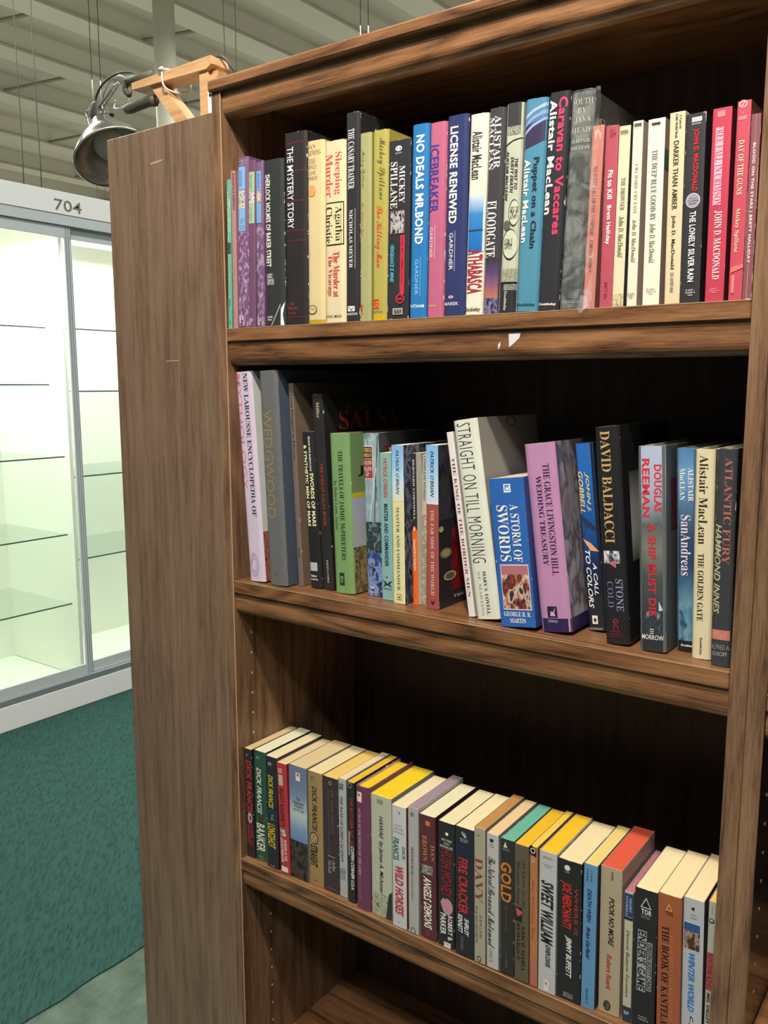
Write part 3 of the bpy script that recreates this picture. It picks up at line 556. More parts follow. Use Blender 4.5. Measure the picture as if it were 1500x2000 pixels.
BOOKS = [
('thin mint green paperback with tiny white lettering, leftmost on the top shelf', 1, 'p', (0.0008, 0.003, 1.49963, 0.00737, 0.13, 0.20146, 0.02209), '56b08c', '3f9474', 'd8d0b8', [('t', 'b:ALFRED HITCHCOCK AND', 0.12, 0.42, 0.0728, 0.41, 'e8fff0'), ('t', 'b:THREE INVESTIGATORS', 0.55, 0.85, 0.1264, 0.3487, 'e8fff0'), ('p', 0.15, 0.95, 0.4176, 0.4904, ['26302c', '3f6a58'], 40), ('t', 'b:The Mystery of the Stuttering Parrot', 0.3, 0.62, 0.4981, 0.7931, 'd8f4e0'), ('t', 'b:Random', 0.4, 0.65, 0.8008, 0.8506, '1c2a26'), ('o', 0.35, 0.7, 0.9387, 0.9693, '3c9a78')], [], {}),
('thin dusty pink paperback with dark red lettering, second from the left on the top shelf', 1, 'p', (0.01111, 0.003, 1.49963, 0.00826, 0.14, 0.2119, 0.00951), 'b77c80', '9c6468', 'd8d0b8', [('t', 'b:BASKERVILLE BARONETS', 0.4, 0.95, 0.0166, 0.2444, '5a2a38')], [], {}),
('thickest of the three purple patterned books, with large blue labels on its spine', 1, 'h', (0.01976, 0.003, 1.49963, 0.02008, 0.15, 0.22754, 0.02797), '7d4f7d', '6a4068', 'e8e0c4', [('t', 's:Mystery', 0.1, 0.98, 0.0167, 0.0502, 'b7a8bd'), ('r', 0.03, 0.78, 0.0569, 0.1873, '85b5e8'), ('p', 0.05, 0.78, 0.1906, 0.2977, ['2a2426', 'f0ece6', '7a706c'], 60), ('r', 0.03, 0.78, 0.299, 0.4281, '85b5e8'), ('t', 'S:ADVENTURE', 0.2, 0.5, 0.0769, 0.1706, '6a98cf'), ('t', 'i:No 53', 0.3, 0.7, 0.3512, 0.4181, '5a83b8'), ('P', 0, 1, 0.4314, 0.9933, ['7d4f7d', '774a78', '8c6c90', 'aaa0b4'], 26), ('d', 's:Nancy', 0.2, 0.98, 0.4515, 0.5184, 'b0a4b8'), ('d', 's:Drew', 0.2, 0.98, 0.5518, 0.6187, 'b0a4b8'), ('d', 's:Nancy', 0.2, 0.98, 0.6321, 0.699, 'b0a4b8'), ('d', 's:Drew', 0.2, 0.98, 0.7324, 0.7993, 'b0a4b8'), ('d', 's:Nancy', 0.15, 0.95, 0.8127, 0.8796, 'b0a4b8'), ('h', 'b:P', 0.15, 0.6, 0.9264, 0.9732, 'd8d0dc')], [], {}),
('narrow middle one of the three purple patterned books, with pale green labels on its spine', 1, 'h', (0.04035, 0.003, 1.49963, 0.01302, 0.15, 0.22053, 0.02953), '6f4468', '5c3858', 'e8e0c4', [('r', 0.08, 0.9, 0.0683, 0.1809, 'a3c29b'), ('p', 0.08, 0.9, 0.1823, 0.256, ['2a2426', 'f0ece6', '7a706c'], 60), ('r', 0.08, 0.9, 0.2573, 0.372, 'a3c29b'), ('t', 'S:MYSTERY', 0.25, 0.6, 0.0853, 0.1672, '8aa884'), ('t', 'S:STORIES', 0.25, 0.6, 0.2765, 0.3584, '8aa884'), ('h', 'b:P', 0.15, 0.7, 0.9454, 0.9863, 'c8c0cc')], [], {}),
('rightmost of the three purple patterned books, with small blue labels, left of the black hardcover', 1, 'h', (0.05614, 0.003, 1.49963, 0.0138, 0.15, 0.21656, 0.01863), '75507a', '62406a', 'f0e6c8', [('r', 0.08, 0.8, 0.055, 0.1684, '7ba6dd'), ('p', 0.08, 0.8, 0.1698, 0.2405, ['2a2426', 'f0ece6', '7a706c'], 60), ('r', 0.08, 0.8, 0.244, 0.3643, '7ba6dd'), ('t', 'S:SECRETS', 0.25, 0.6, 0.0687, 0.1546, '6288c0'), ('P', 0, 1, 0.3677, 0.9931, ['75507a', '704c76', '86688a', 'a298ac'], 26), ('d', 's:Nancy', 0.3, 0.95, 0.4364, 0.5052, 'aaa0b4'), ('d', 's:Drew', 0.3, 0.95, 0.5464, 0.6082, 'aaa0b4'), ('d', 's:Nancy', 0.2, 0.9, 0.6701, 0.7388, 'aaa0b4'), ('d', 's:Drew', 0.2, 0.95, 0.8282, 0.89, 'aaa0b4'), ('h', 'b:P', 0.15, 0.7, 0.945, 0.9863, 'c8c0cc')], [], {}),
('black hardcover with white sideways capitals and torn lower corner, right of the purple books', 1, 'h', (0.07367, 0.003, 1.49963, 0.03501, 0.16, 0.21643, 0.00332), '2a2c2e', '202224', 'e8e0c4', [('t', 'c:SHERLOCK HOLMES OF BAKER STREET', 0.08, 0.36, 0.0856, 0.637, 'f2efe6'), ('t', 'c:WILLIAM S.', 0.1, 0.42, 0.6781, 0.7089, 'd8d4cc'), ('t', 'c:BARING-GOULD', 0.1, 0.5, 0.7123, 0.7466, 'd8d4cc'), ('h', 'b:Bramhall', 0.05, 0.38, 0.9349, 0.9486, 'f2efe6'), ('h', 'b:House', 0.1, 0.35, 0.9521, 0.9658, 'f2efe6'), ('y', [(0.98, 0.8562), (0.9, 0.9315), (0.95, 0.9966), (0.8, 0.9966), (0.82, 0.8973)], 'e8e8e6'), ('y', [(0.8, 0.863), (0.3, 0.9966), (0.36, 0.9966), (0.82, 0.8767)], '9aa0a4')], [], {'wear': 0.6}),
('fat black book with thin red rules and a large white sideways title', 1, 'h', (0.11018, 0.003, 1.49963, 0.03869, 0.16, 0.24409, 0.00739), '241f22', '1b181a', 'e8e0c4', [('r', 0, 1, 0.0529, 0.0559, '8e2c3a'), ('r', 0.45, 1, 0.1971, 0.2, '8e2c3a'), ('r', 0, 1, 0.35, 0.3529, '8e2c3a'), ('r', 0, 1, 0.5029, 0.5059, '8e2c3a'), ('r', 0, 1, 0.5559, 0.5588, '8e2c3a'), ('r', 0, 1, 0.9571, 0.96, '8e2c3a'), ('t', 'g:THE MYSTERY STORY', 0.17, 0.45, 0.0735, 0.4912, 'ffffff'), ('h', 'i:The', 0.25, 0.45, 0.8794, 0.8971, 'b03a48'), ('h', 'i:Mystery', 0.15, 0.6, 0.9029, 0.9235, 'b03a48'), ('h', 'i:Library', 0.15, 0.5, 0.9294, 0.9471, 'b03a48')], [], {'wear': 0.4}),
('pale yellow hardcover with small brown capitals and an orange spot on its spine', 1, 'h', (0.14927, 0.003, 1.49963, 0.0286, 0.15, 0.22837, 0.00949), 'dcc486', 'c9b070', 'e8e0c4', [('h', 'b:IAN', 0.1, 0.55, 0.0216, 0.0432, '7a6a48'), ('h', 'b:FLEMING', 0.0, 0.85, 0.0525, 0.0772, '7a6a48'), ('h', 'b:YOU', 0.15, 0.55, 0.0957, 0.1235, '7a6a48'), ('h', 'b:ONLY', 0.1, 0.6, 0.1296, 0.1512, '7a6a48'), ('h', 'b:LIVE', 0.15, 0.55, 0.1636, 0.1821, '7a6a48'), ('h', 'b:TWICE', 0.05, 0.65, 0.1914, 0.2099, '7a6a48'), ('o', 0.1, 0.55, 0.2377, 0.2994, 'e2a060'), ('o', 0.05, 0.6, 0.8951, 0.9475, '5a5648'), ('o', 0.1, 0.55, 0.9, 0.9426, 'dcc486'), ('h', 'b:NAL', 0.2, 0.5, 0.9105, 0.9259, '5a5648'), ('r', 0, 1, 0.9784, 1.0, 'b89a2c')], [], {'wear': 0.5}),
('cream hardcover with coral sideways title and a name in a black outlined box', 1, 'h', (0.17875, 0.003, 1.49963, 0.03365, 0.15, 0.2232, 0.00739), 'e0cf9f', 'cdbb88', 'e8e0c4', [('t', 'b:Sleeping', 0.48, 0.86, 0.0646, 0.2923, 'd9564a'), ('t', 'b:Murder', 0.08, 0.44, 0.0708, 0.3015, 'd9564a'), ('r', 0.0, 0.94, 0.3323, 0.5692, '2a2620'), ('r', 0.03, 0.91, 0.3397, 0.5618, 'e4d5a6'), ('t', 'b:Agatha', 0.48, 0.88, 0.3569, 0.5477, '2a2620'), ('t', 'b:Christie', 0.06, 0.42, 0.3569, 0.5538, '2a2620'), ('t', 'b:The Murder at', 0.45, 0.75, 0.6031, 0.8554, 'd9564a'), ('t', 'b:The Vicarage', 0.15, 0.42, 0.6215, 0.8492, 'd9564a'), ('h', 'DODD, MEAD', 0.04, 0.85, 0.9569, 0.9723, '3a362e')], [], {'wear': 0.5}),
('tall black hardcover with white title above a spaced-out white name, rising over the olive books', 1, 'h', (0.2128, 0.003, 1.49963, 0.02201, 0.16, 0.25165, 0.01022), '232427', '1a1b1e', 'e8e0c4', [('t', 'b:THE CANARY TRAINER', 0.22, 0.66, 0.0767, 0.3589, 'e8e4e8'), ('t', 'b:NICHOLAS MEYER', 0.3, 0.55, 0.4575, 0.737, 'e8e4e8'), ('r', 0.72, 0.75, 0.4521, 0.7397, 'c8c4c8'), ('r', 0.22, 0.72, 0.9233, 0.949, 'e8e4e8'), ('y', [(0.28, 0.9271), (0.47, 0.9397), (0.66, 0.9271), (0.66, 0.9304), (0.47, 0.9468), (0.28, 0.9304)], '1c1c20'), ('h', 'b:NORTON', 0.08, 0.9, 0.9562, 0.9688, 'e8e4e8')], [('h', 'b:F.L.', 0.18, 0.3, 0.0575, 0.0822, 'e8e4e8')], {'wear': 0.7}),
('narrow olive green hardcover with faded script, left of the wide mustard one', 1, 'h', (0.23593, 0.003, 1.49963, 0.01754, 0.14, 0.22436, 0.007), 'a2a262', '8c8c50', 'e8e0c4', [('t', 's:Mickey Spillane', 0.1, 0.5, 0.0912, 0.2857, '7c7c48'), ('t', 's:The Killing Man', 0.1, 0.4, 0.3587, 0.541, 'c07848'), ('r', 0.05, 0.3, 0.9088, 0.9483, 'c24a30'), ('h', 'SIGNET', 0.1, 0.4, 0.9544, 0.9635, '8a8a50')], [], {}),
('wide mustard hardcover with grey script above red script, left of the black paperback', 1, 'h', (0.25508, 0.003, 1.49963, 0.0232, 0.15, 0.22413, 0.00883), 'aea33c', '978c2e', 'e8e0c4', [('t', 's:Mickey Spillane', 0.3, 0.85, 0.0422, 0.3614, '5f6038'), ('t', 's:The Killing Man', 0.15, 0.7, 0.3916, 0.7169, 'd94828'), ('r', 0.15, 0.5, 0.8867, 0.9398, 'cc3a22'), ('t', 'g:TC', 0.22, 0.44, 0.8946, 0.9337, 'e8c040'), ('h', 'EDITION', 0.1, 0.7, 0.9488, 0.9608, '7c7830'), ('r', 0, 1, 0.9699, 1.0, 'c8a820')], [], {'wear': 0.2}),
('black paperback with a grey portrait photo and a red band on its spine', 1, 'p', (0.27867, 0.003, 1.49963, 0.03182, 0.115, 0.20783, 0.01705), '25242b', '1c1b20', 'd8d0b8', [('o', 0.3, 0.6, 0.0319, 0.0607, 'e8e4e8'), ('o', 0.36, 0.54, 0.0371, 0.0556, '25242b'), ('t', 'g:I', 0.4, 0.5, 0.0383, 0.0543, 'e8e4e8'), ('h', 'ONYX', 0.3, 0.6, 0.0671, 0.0767, 'c8c4c8'), ('t', 'b:MICKEY', 0.5, 0.76, 0.1438, 0.3482, 'f2efe6'), ('t', 'b:SPILLANE', 0.1, 0.42, 0.1182, 0.3738, 'f2efe6'), ('r', 0.1, 0.78, 0.3866, 0.5176, '7d4450'), ('p', 0.13, 0.75, 0.3917, 0.5131, ['18181c', 'c8c8cc', '2c2c30'], 22), ('r', 0.6, 0.8, 0.5272, 0.8594, 'cf3348'), ('t', 'g:THREE MIKE HAMMER NOVELS', 0.65, 0.74, 0.5367, 0.8019, '6a1624'), ('t', 'X:I, THE JURY, MY GUN IS QUICK. •', 0.36, 0.56, 0.5367, 0.8466, 'f2efe6'), ('t', 'X:VENGEANCE IS MINE!', 0.14, 0.32, 0.5783, 0.7891, '58b8d0'), ('o', 0.42, 0.82, 0.8562, 0.9137, 'cf3348'), ('o', 0.47, 0.77, 0.8639, 0.9061, '25242b'), ('t', 'b:1', 0.52, 0.72, 0.8722, 0.8978, 'cf3348'), ('r', 0.3, 0.75, 0.9393, 0.9744, 'd8d4d0'), ('r', 0.34, 0.71, 0.9438, 0.97, '25242b'), ('h', 'S:25.99 U.S.', 0.37, 0.68, 0.9463, 0.9553, 'd8d4d0'), ('h', 'S:(27.99 CAN)', 0.37, 0.68, 0.9585, 0.9668, 'd8d4d0')], [], {'wear': 0.6}),
('bright blue hardcover with bold white sideways capitals, left of the pink one', 1, 'h', (0.3109, 0.003, 1.49963, 0.02397, 0.15, 0.22097, 0.01729), '1474c4', '0e5ea2', 'e8e0c4', [('t', 'f:NO DEALS MR.BOND', 0.3, 0.78, 0.0562, 0.6124, 'ffffff'), ('t', 'g:GARDNER', 0.35, 0.55, 0.6893, 0.8787, '8fc4f0'), ('r', 0.66, 0.68, 0.6775, 0.8817, '8fc4f0'), ('h', 'S:PUTNAM', 0.04, 0.9, 0.929, 0.9456, 'f0f4f8')], [], {'wear': 0.2}),
('pink hardcover with blurred blue-violet sideways capitals, between the bright blue and the navy one', 1, 'h', (0.33633, 0.003, 1.49963, 0.0228, 0.15, 0.21902, 0.01559), 'c4567e', 'a84468', 'e8e0c4', [('t', 'f:ICEBREAKER', 0.06, 0.62, 0.1144, 0.4575, '4c3a8c'), ('t', 'g:GARDNER', 0.12, 0.32, 0.5308, 0.6891, 'f0c8d8'), ('r', 0.44, 0.46, 0.5191, 0.6921, 'f0c8d8'), ('h', 'S:PUTNAM', 0.04, 0.62, 0.9355, 0.9472, 'e8b070')], [], {'wear': 0.8}),
('navy blue hardcover with bold cream sideways capitals, right of the pink one', 1, 'h', (0.36012, 0.003, 1.49963, 0.02801, 0.15, 0.22223, 0.01443), '232f6a', '1a2452', 'e8e0c4', [('t', 'f:LICENSE RENEWED', 0.18, 0.56, 0.0543, 0.5314, 'f4f0e0'), ('t', 'g:GARDNER', 0.24, 0.42, 0.5771, 0.7657, 'e8e4e0'), ('r', 0.5, 0.52, 0.5686, 0.7714, 'c8c8d8'), ('h', 'g:MAREK', 0.02, 0.75, 0.9286, 0.9457, 'e8e4e0'), ('o', 0.25, 0.5, 0.8943, 0.9114, 'c8a8b8'), ('y', [(0.35, 0.9074), (0.375, 0.8971), (0.4, 0.9074)], '232f6a')], [], {'wear': 0.3}),
('white hardcover with a sky blue photo band and dark red condensed capitals below', 1, 'h', (0.3888, 0.003, 1.49963, 0.02309, 0.15, 0.21869, 0.02091), 'e6dfc8', 'cfc8b0', 'e8e0c4', [('t', 'c:Alistair MacLean', 0.18, 0.76, 0.0846, 0.3202, '3a3a3c'), ('G', 0, 1, 0.3988, 0.6828, ['c8dcec', '3a86c8', '2a78c4', '1d6ab8']), ('r', 0, 1, 0.568, 0.5782, '2e4450'), ('r', 0, 1, 0.6828, 0.6858, 'e6dfc8'), ('t', 'c:ATHABASCA', 0.12, 0.95, 0.6677, 0.8912, 'a82c40'), ('h', 'c:Doubleday', 0.06, 0.9, 0.9607, 0.9879, '3a362e')], [], {'wear': 0.1}),
('dark grey-violet paperback-sized hardcover with white capitals and a purple mountain at the foot', 1, 'h', (0.41252, 0.003, 1.49963, 0.02074, 0.15, 0.2209, 0.02335), '38353e', '2c2a32', 'e8e0c4', [('t', 'b:ALISTAIR', 0.4, 0.78, 0.0387, 0.2887, 'f2efe6'), ('t', 'b:MACLEAN', 0.08, 0.38, 0.0446, 0.2946, 'f2efe6'), ('t', 'b:FLOODGATE', 0.08, 0.68, 0.4435, 0.7202, 'f2efe6'), ('G', 0, 1, 0.7232, 0.9256, ['38353e', '55456c', '8a5a78', 'c07850']), ('p', 0, 1, 0.9196, 1.0, ['4a4468', '8c84a8', '2e2a48'], 30)], [], {'wear': 0.5}),
('dark and cream hardcover with two circles of trees drawn on its spine', 1, 'h', (0.43367, 0.003, 1.49963, 0.02063, 0.15, 0.22183, 0.02483), 'b9bda4', 'a4a890', 'e8e0c4', [('r', 0, 1, 0.0, 0.1137, '3a3c3e'), ('P', 0, 1, 0.1079, 0.1487, ['3a3c3e', 'c0c4aa'], 160), ('y', [(0, 0.1953), (0.5, 0.172), (1, 0.1633), (1, 0.1691), (0.5, 0.1778), (0, 0.2041)], '24262a'), ('t', 'X:THE WAY TO', 0.64, 0.84, 0.2595, 0.4052, '3c3e3c'), ('t', 'X:DUSTY DEATH', 0.4, 0.6, 0.2507, 0.4198, '3c3e3c'), ('t', 'X:ALISTAIR MACLEAN', 0.12, 0.3, 0.2187, 0.4548, '3c3e3c'), ('o', 0.4, 1.0, 0.4519, 0.5802, '2c2e2c'), ('o', 0.44, 1.0, 0.4577, 0.5743, 'c8ccb4'), ('P', 0.5, 0.98, 0.4869, 0.5452, ['2a2c2a', 'c8ccb4'], 60), ('o', 0.12, 0.52, 0.551, 0.5977, '5c5e5c'), ('o', 0.1, 1.0, 0.5918, 0.7405, '2c2e2c'), ('o', 0.14, 1.0, 0.5977, 0.7347, 'c8ccb4'), ('P', 0.2, 0.7, 0.6385, 0.691, ['2a2c2a', 'c8ccb4'], 60), ('P', 0, 1, 0.7843, 0.8484, ['b9bda4', '6c6e60'], 160), ('r', 0, 1, 0.8484, 0.8571, '1c1e20'), ('r', 0, 1, 0.8571, 1.0, '2e3032'), ('P', 0.3, 1, 0.8601, 0.8892, ['2e3032', 'b8bca8'], 160), ('t', 'g:Doubleday', 0.3, 0.5, 0.895, 0.9883, 'e8e8e0')], [], {'wear': 0.5}),
('sky blue hardcover with curved pale stripes near the top of its spine', 1, 'h', (0.45488, 0.003, 1.49963, 0.02619, 0.15, 0.22192, 0.03186), '3c88ab', '2c6e8e', 'e8e0c4', [('y', [(0, 0.1272), (1, 0.0867), (1, 0.1965), (0, 0.2341)], '3a3452'), ('y', [(0, 0.0809), (0.4, 0.0491), (1, 0.0231), (1, 0.0393), (0.4, 0.0647), (0, 0.0971)], 'a8b8dc'), ('y', [(0, 0.1185), (0.4, 0.0821), (1, 0.0549), (1, 0.0723), (0.4, 0.0994), (0, 0.1341)], '8c9cd0'), ('y', [(0, 0.1561), (0.4, 0.1168), (1, 0.0879), (1, 0.1012), (0.4, 0.1318), (0, 0.1723)], '98a8dc'), ('t', 'f:Puppet on a Chain', 0.44, 0.78, 0.2717, 0.6965, '22303e'), ('t', 'f:Alistair MacLean', 0.1, 0.38, 0.2775, 0.6676, 'f0ece0'), ('h', 'f:Doubleday', 0.05, 0.9, 0.9584, 0.9757, '22303e')], [], {'wear': 0.3}),
('black hardcover with rounded pink letters beside white ones, left of the plastic-wrapped grey book', 1, 'h', (0.48149, 0.003, 1.49963, 0.02439, 0.15, 0.22352, 0.03646), '26252a', '1c1b1e', 'e8e0c4', [('t', 'f:Caravan to Vaccares', 0.5, 0.9, 0.0253, 0.6461, 'ea4068'), ('t', 'f:Alistair MacLean', 0.05, 0.42, 0.0337, 0.5506, 'f2efe6'), ('h', 'f:Doubleday', 0.06, 0.9, 0.9635, 0.9792, 'f2efe6')], [], {'wear': 0.5}),
('wide grey book in a crinkled clear plastic cover on the top shelf', 1, 'h', (0.50728, 0.003, 1.49963, 0.02513, 0.17, 0.21871, 0.03727), '4b504c', '3c403e', 'e8e0c4', [('h', 'b:SOUTH', 0.05, 0.95, 0.0309, 0.059, 'a9a88c'), ('h', 'b:BY', 0.3, 0.7, 0.073, 0.0955, 'a9a88c'), ('h', 'b:JAVA', 0.2, 0.9, 0.1124, 0.1404, 'a9a88c'), ('h', 'b:HEAD', 0.1, 0.9, 0.1601, 0.1854, 'a9a88c'), ('h', 'b:ALISTAIR', 0.08, 0.92, 0.2135, 0.2303, 'b8b8a8'), ('h', 'b:MACLEAN', 0.08, 0.92, 0.2444, 0.2612, 'b8b8a8'), ('P', 0, 1, 0.2921, 0.9494, ['464b48', '3c423f', '5c6460'], 7), ('h', 'b:DOUBLEDAY', 0.1, 0.95, 0.9635, 0.9719, '9a9c94')], [('h', 'b:ALISTAIR', 0.42, 0.75, 0.0843, 0.1124, 'a8a898'), ('h', 'i:SOUTH', 0.05, 0.85, 0.1067, 0.1685, 'a9a074')], {'wear': 0.4, 'plastic': True}),
('thin salmon orange paperback right beside the plastic-covered book', 1, 'p', (0.53481, 0.003, 1.49963, 0.01258, 0.11, 0.18238, 0.02641), 'c9705f', 'b06a64', 'd8d0b8', [('y', [(0.15, 0.0272), (0.5, 0.017), (0.8, 0.0477), (0.7, 0.0817), (0.5, 0.0341), (0.3, 0.0817)], 'e0a898'), ('t', 'b:SO WHAT KILLED THE VAMPIRE?', 0.28, 0.6, 0.218, 0.5926, '7c3c38'), ('t', 'b:CARTER BROWN', 0.3, 0.58, 0.6199, 0.797, '7c3c38')], [], {}),
('slim red paperback with bold white rounded letters, left of the torn cream one', 1, 'p', (0.55301, 0.003, 1.49963, 0.01338, 0.11, 0.17993, 0.00524), 'bd4054', 'a23246', 'd8d0b8', [('h', 'b:DELL', 0.3, 0.8, 0.0205, 0.0445, '7a2434'), ('h', 'b:D377', 0.3, 0.8, 0.0479, 0.0651, '7a2434'), ('t', 'f:Fit to Kill', 0.3, 0.7, 0.2397, 0.3973, 'f2efe6'), ('t', 'f:Brett Halliday', 0.25, 0.66, 0.4315, 0.6473, 'f2efe6'), ('t', 'b:D377 45c ', 0.35, 0.6, 0.8562, 0.9521, '8c2c3c')], [], {'wear': 0.6}),
('slim cream paperback with its bottom corner torn, right of the slim red one', 1, 'p', (0.5668, 0.003, 1.49963, 0.0117, 0.11, 0.17759, 0.00696), 'ded2a8', '474c50', 'd8d0b8', [('r', 0.1, 0.8, 0.024, 0.0412, '8c8464'), ('h', 'b:FAWCETT', 0.1, 0.85, 0.0425, 0.0514, '8c8464'), ('t', 'b:THE DROWNER', 0.35, 0.75, 0.2812, 0.4595, '8c8c84'), ('t', 'i:John D. MacDonald', 0.3, 0.8, 0.4938, 0.7202, '4c4a44'), ('p', 0.05, 0.95, 0.9259, 0.9979, ['ded2a8', 'c8bc94', '8c8264'], 50)], [], {'wear': 0.6}),
('slim cream paperback with pale grey capitals, left of the widest cream one', 1, 'p', (0.58227, 0.003, 1.49963, 0.01024, 0.11, 0.18007, -0.00048), 'e8dfc0', 'cdb9a8', 'd8d0b8', [('r', 0.1, 0.85, 0.0134, 0.0302, '5c5a50'), ('h', 'b:FAWCETT', 0.1, 0.85, 0.0336, 0.0436, '8c8a80'), ('t', 'b:CRY HARD, CRY FAST', 0.3, 0.68, 0.2282, 0.4933, 'a0a09c'), ('t', 'i:John D. MacDonald', 0.3, 0.75, 0.5268, 0.7584, '4c4a44'), ('h', 'b:0-449-', 0.1, 0.8, 0.9262, 0.9362, '6c6a60'), ('h', 'b:13969-7', 0.1, 0.8, 0.9383, 0.9477, '6c6a60'), ('h', 'b:150', 0.25, 0.6, 0.9497, 0.9584, '6c6a60')], [], {}),
('widest of the cream paperbacks, with grey capitals, left of the tan cream one', 1, 'p', (0.59886, 0.003, 1.49963, 0.0168, 0.11, 0.17889, -0.00709), 'ece4ca', 'b29a8a', 'd8d0b8', [('r', 0.2, 0.72, 0.0201, 0.0334, '3c3a34'), ('h', 'b:FAWCETT', 0.2, 0.72, 0.0355, 0.0435, '8c8a80'), ('t', 'b:THE DEEP BLUE GOOD-BY', 0.28, 0.62, 0.1639, 0.5385, '76767c'), ('t', 'i:John D. MacDonald', 0.3, 0.66, 0.5552, 0.7692, '4c4a44'), ('h', 'b:0-449-', 0.25, 0.75, 0.9064, 0.9164, '8c8a80'), ('h', 'b:13973-0', 0.2, 0.8, 0.9197, 0.9298, '8c8a80'), ('h', 'b:250', 0.35, 0.6, 0.9331, 0.9411, '8c8a80')], [('r', 0, 0.2, 0.1605, 0.2642, '4c7c64')], {}),
('tan cream paperback with dark sideways capitals, left of the one with a round badge', 1, 'p', (0.62128, 0.003, 1.49963, 0.01479, 0.11, 0.18142, -0.01362), 'dcc89c', 'c8b088', 'd8d0b8', [('t', 'b:A Fawcett', 0.62, 0.8, 0.0163, 0.0881, '4a4234'), ('t', 'b:Gold Medal Book', 0.38, 0.55, 0.0098, 0.1337, '4a4234'), ('t', 'S:DARKER THAN AMBER', 0.3, 0.65, 0.1468, 0.5023, '4a4234'), ('t', 'S:John D. MacDonald', 0.28, 0.6, 0.5316, 0.8154, '4a4234'), ('t', '231-01957-060', 0.35, 0.58, 0.8317, 0.9393, '5a5244')], [], {}),
('black paperback with red and white sideways capitals and a round silver badge', 1, 'p', (0.63676, 0.003, 1.49963, 0.01868, 0.11, 0.17726, -0.0125), '26252a', '2a2428', 'd8d0b8', [('r', 0.3, 0.8, 0.0212, 0.0436, 'f2efe6'), ('h', 'S:FAWCETT', 0.34, 0.76, 0.0303, 0.0376, '1c1c20'), ('h', 'S:MYSTERY', 0.32, 0.78, 0.0497, 0.0594, 'c8c4c0'), ('t', 'f:JOHN D. MACDONALD', 0.36, 0.7, 0.0818, 0.4061, 'dc2c38'), ('o', 0.14, 0.86, 0.4152, 0.4939, 'e4e0e6'), ('o', 0.17, 0.83, 0.4182, 0.4909, '9c98a8'), ('h', 'The New', 0.3, 0.7, 0.4394, 0.4473, '4a4650'), ('h', 'Travis McGee', 0.25, 0.78, 0.4515, 0.4606, '4a4650'), ('h', 'Bestseller', 0.3, 0.7, 0.4655, 0.4739, '4a4650'), ('t', 'c:THE LONELY SILVER RAIN', 0.36, 0.68, 0.5121, 0.8879, 'f4f0f0'), ('h', 'S:0-449-', 0.3, 0.72, 0.9273, 0.9364, 'd8d4d8'), ('h', 'S:12509-2', 0.28, 0.78, 0.9406, 0.9503, 'd8d4d8'), ('h', 'S:450', 0.4, 0.65, 0.9545, 0.9624, 'd8d4d8')], [], {'wear': 0.5}),
('wide bright red paperback with pink and white sideways capitals near the right post', 1, 'p', (0.66079, 0.003, 1.49963, 0.01737, 0.11, 0.17795, -0.00693), 'cf2a45', '8c2434', 'd8d0b8', [('r', 0.25, 0.65, 0.0149, 0.0446, 'e88898'), ('r', 0.2, 0.62, 0.0952, 0.497, 'f0b8c8'), ('t', 'b:FREE FALL IN CRIMSON', 0.22, 0.66, 0.0893, 0.5, 'd43c58'), ('t', 'b:JOHN D. MACDONALD', 0.3, 0.72, 0.5238, 0.8839, 'fbe8ec'), ('h', 'S:0-449-', 0.3, 0.65, 0.9286, 0.9357, 'f0a0ac'), ('h', 'S:14441-0', 0.25, 0.75, 0.9381, 0.9464, 'f0a0ac'), ('h', 'S:350', 0.35, 0.6, 0.9488, 0.956, 'f0a0ac')], [], {'wear': 0.3}),
('slim bright red paperback with a white circled letter on top of its spine', 1, 'p', (0.68263, 0.003, 1.49963, 0.01221, 0.11, 0.1808, -0.00586), 'd03a50', '6c3c3c', 'd8d0b8', [('o', 0.12, 0.72, -0.0029, 0.0346, 'f4c8cc'), ('o', 0.18, 0.66, 0.0012, 0.0305, 'd03a50'), ('t', 'b:S', 0.25, 0.6, 0.0046, 0.0277, 'f4c8cc'), ('h', 'S:T', 0.35, 0.5, 0.0548, 0.0634, 'f0a8b0'), ('h', 'S:5037', 0.15, 0.75, 0.0761, 0.0934, 'f4c8cc'), ('t', 'b:DAY OF THE GUNS', 0.25, 0.65, 0.1931, 0.464, 'f6e4c4'), ('t', 'b:Mickey Spillane', 0.22, 0.58, 0.5331, 0.755, 'f6dcc0'), ('y', [(0.1, 0.83), (1, 0.8156), (1, 0.8357), (0.1, 0.8588)], 'e87868'), ('r', 0.2, 0.4, 0.8703, 0.9625, 'e88078')], [], {'wear': 0.2}),
('maroon paperback with white cracks and white sideways lettering, against the right post', 1, 'p', (0.69524, 0.003, 1.49963, 0.00851, 0.11, 0.16727, -0.00432), '86434c', '6c343c', 'd8d0b8', [('t', 'c:BLOOD ON THE STARS | BRETT HALLIDAY', 0.25, 0.62, 0.1517, 0.7988, 'f0dcdc'), ('r', 0.5, 0.53, 0.0, 0.1981, 'c89898'), ('r', 0.46, 0.49, 0.805, 0.9969, 'e0b8b8'), ('r', 0, 0.03, 0.4087, 0.6563, 'd8a8a8'), ('r', 0.94, 0.98, 0.2848, 0.4706, 'd8a8a8')], [], {'wear': 0.9}),
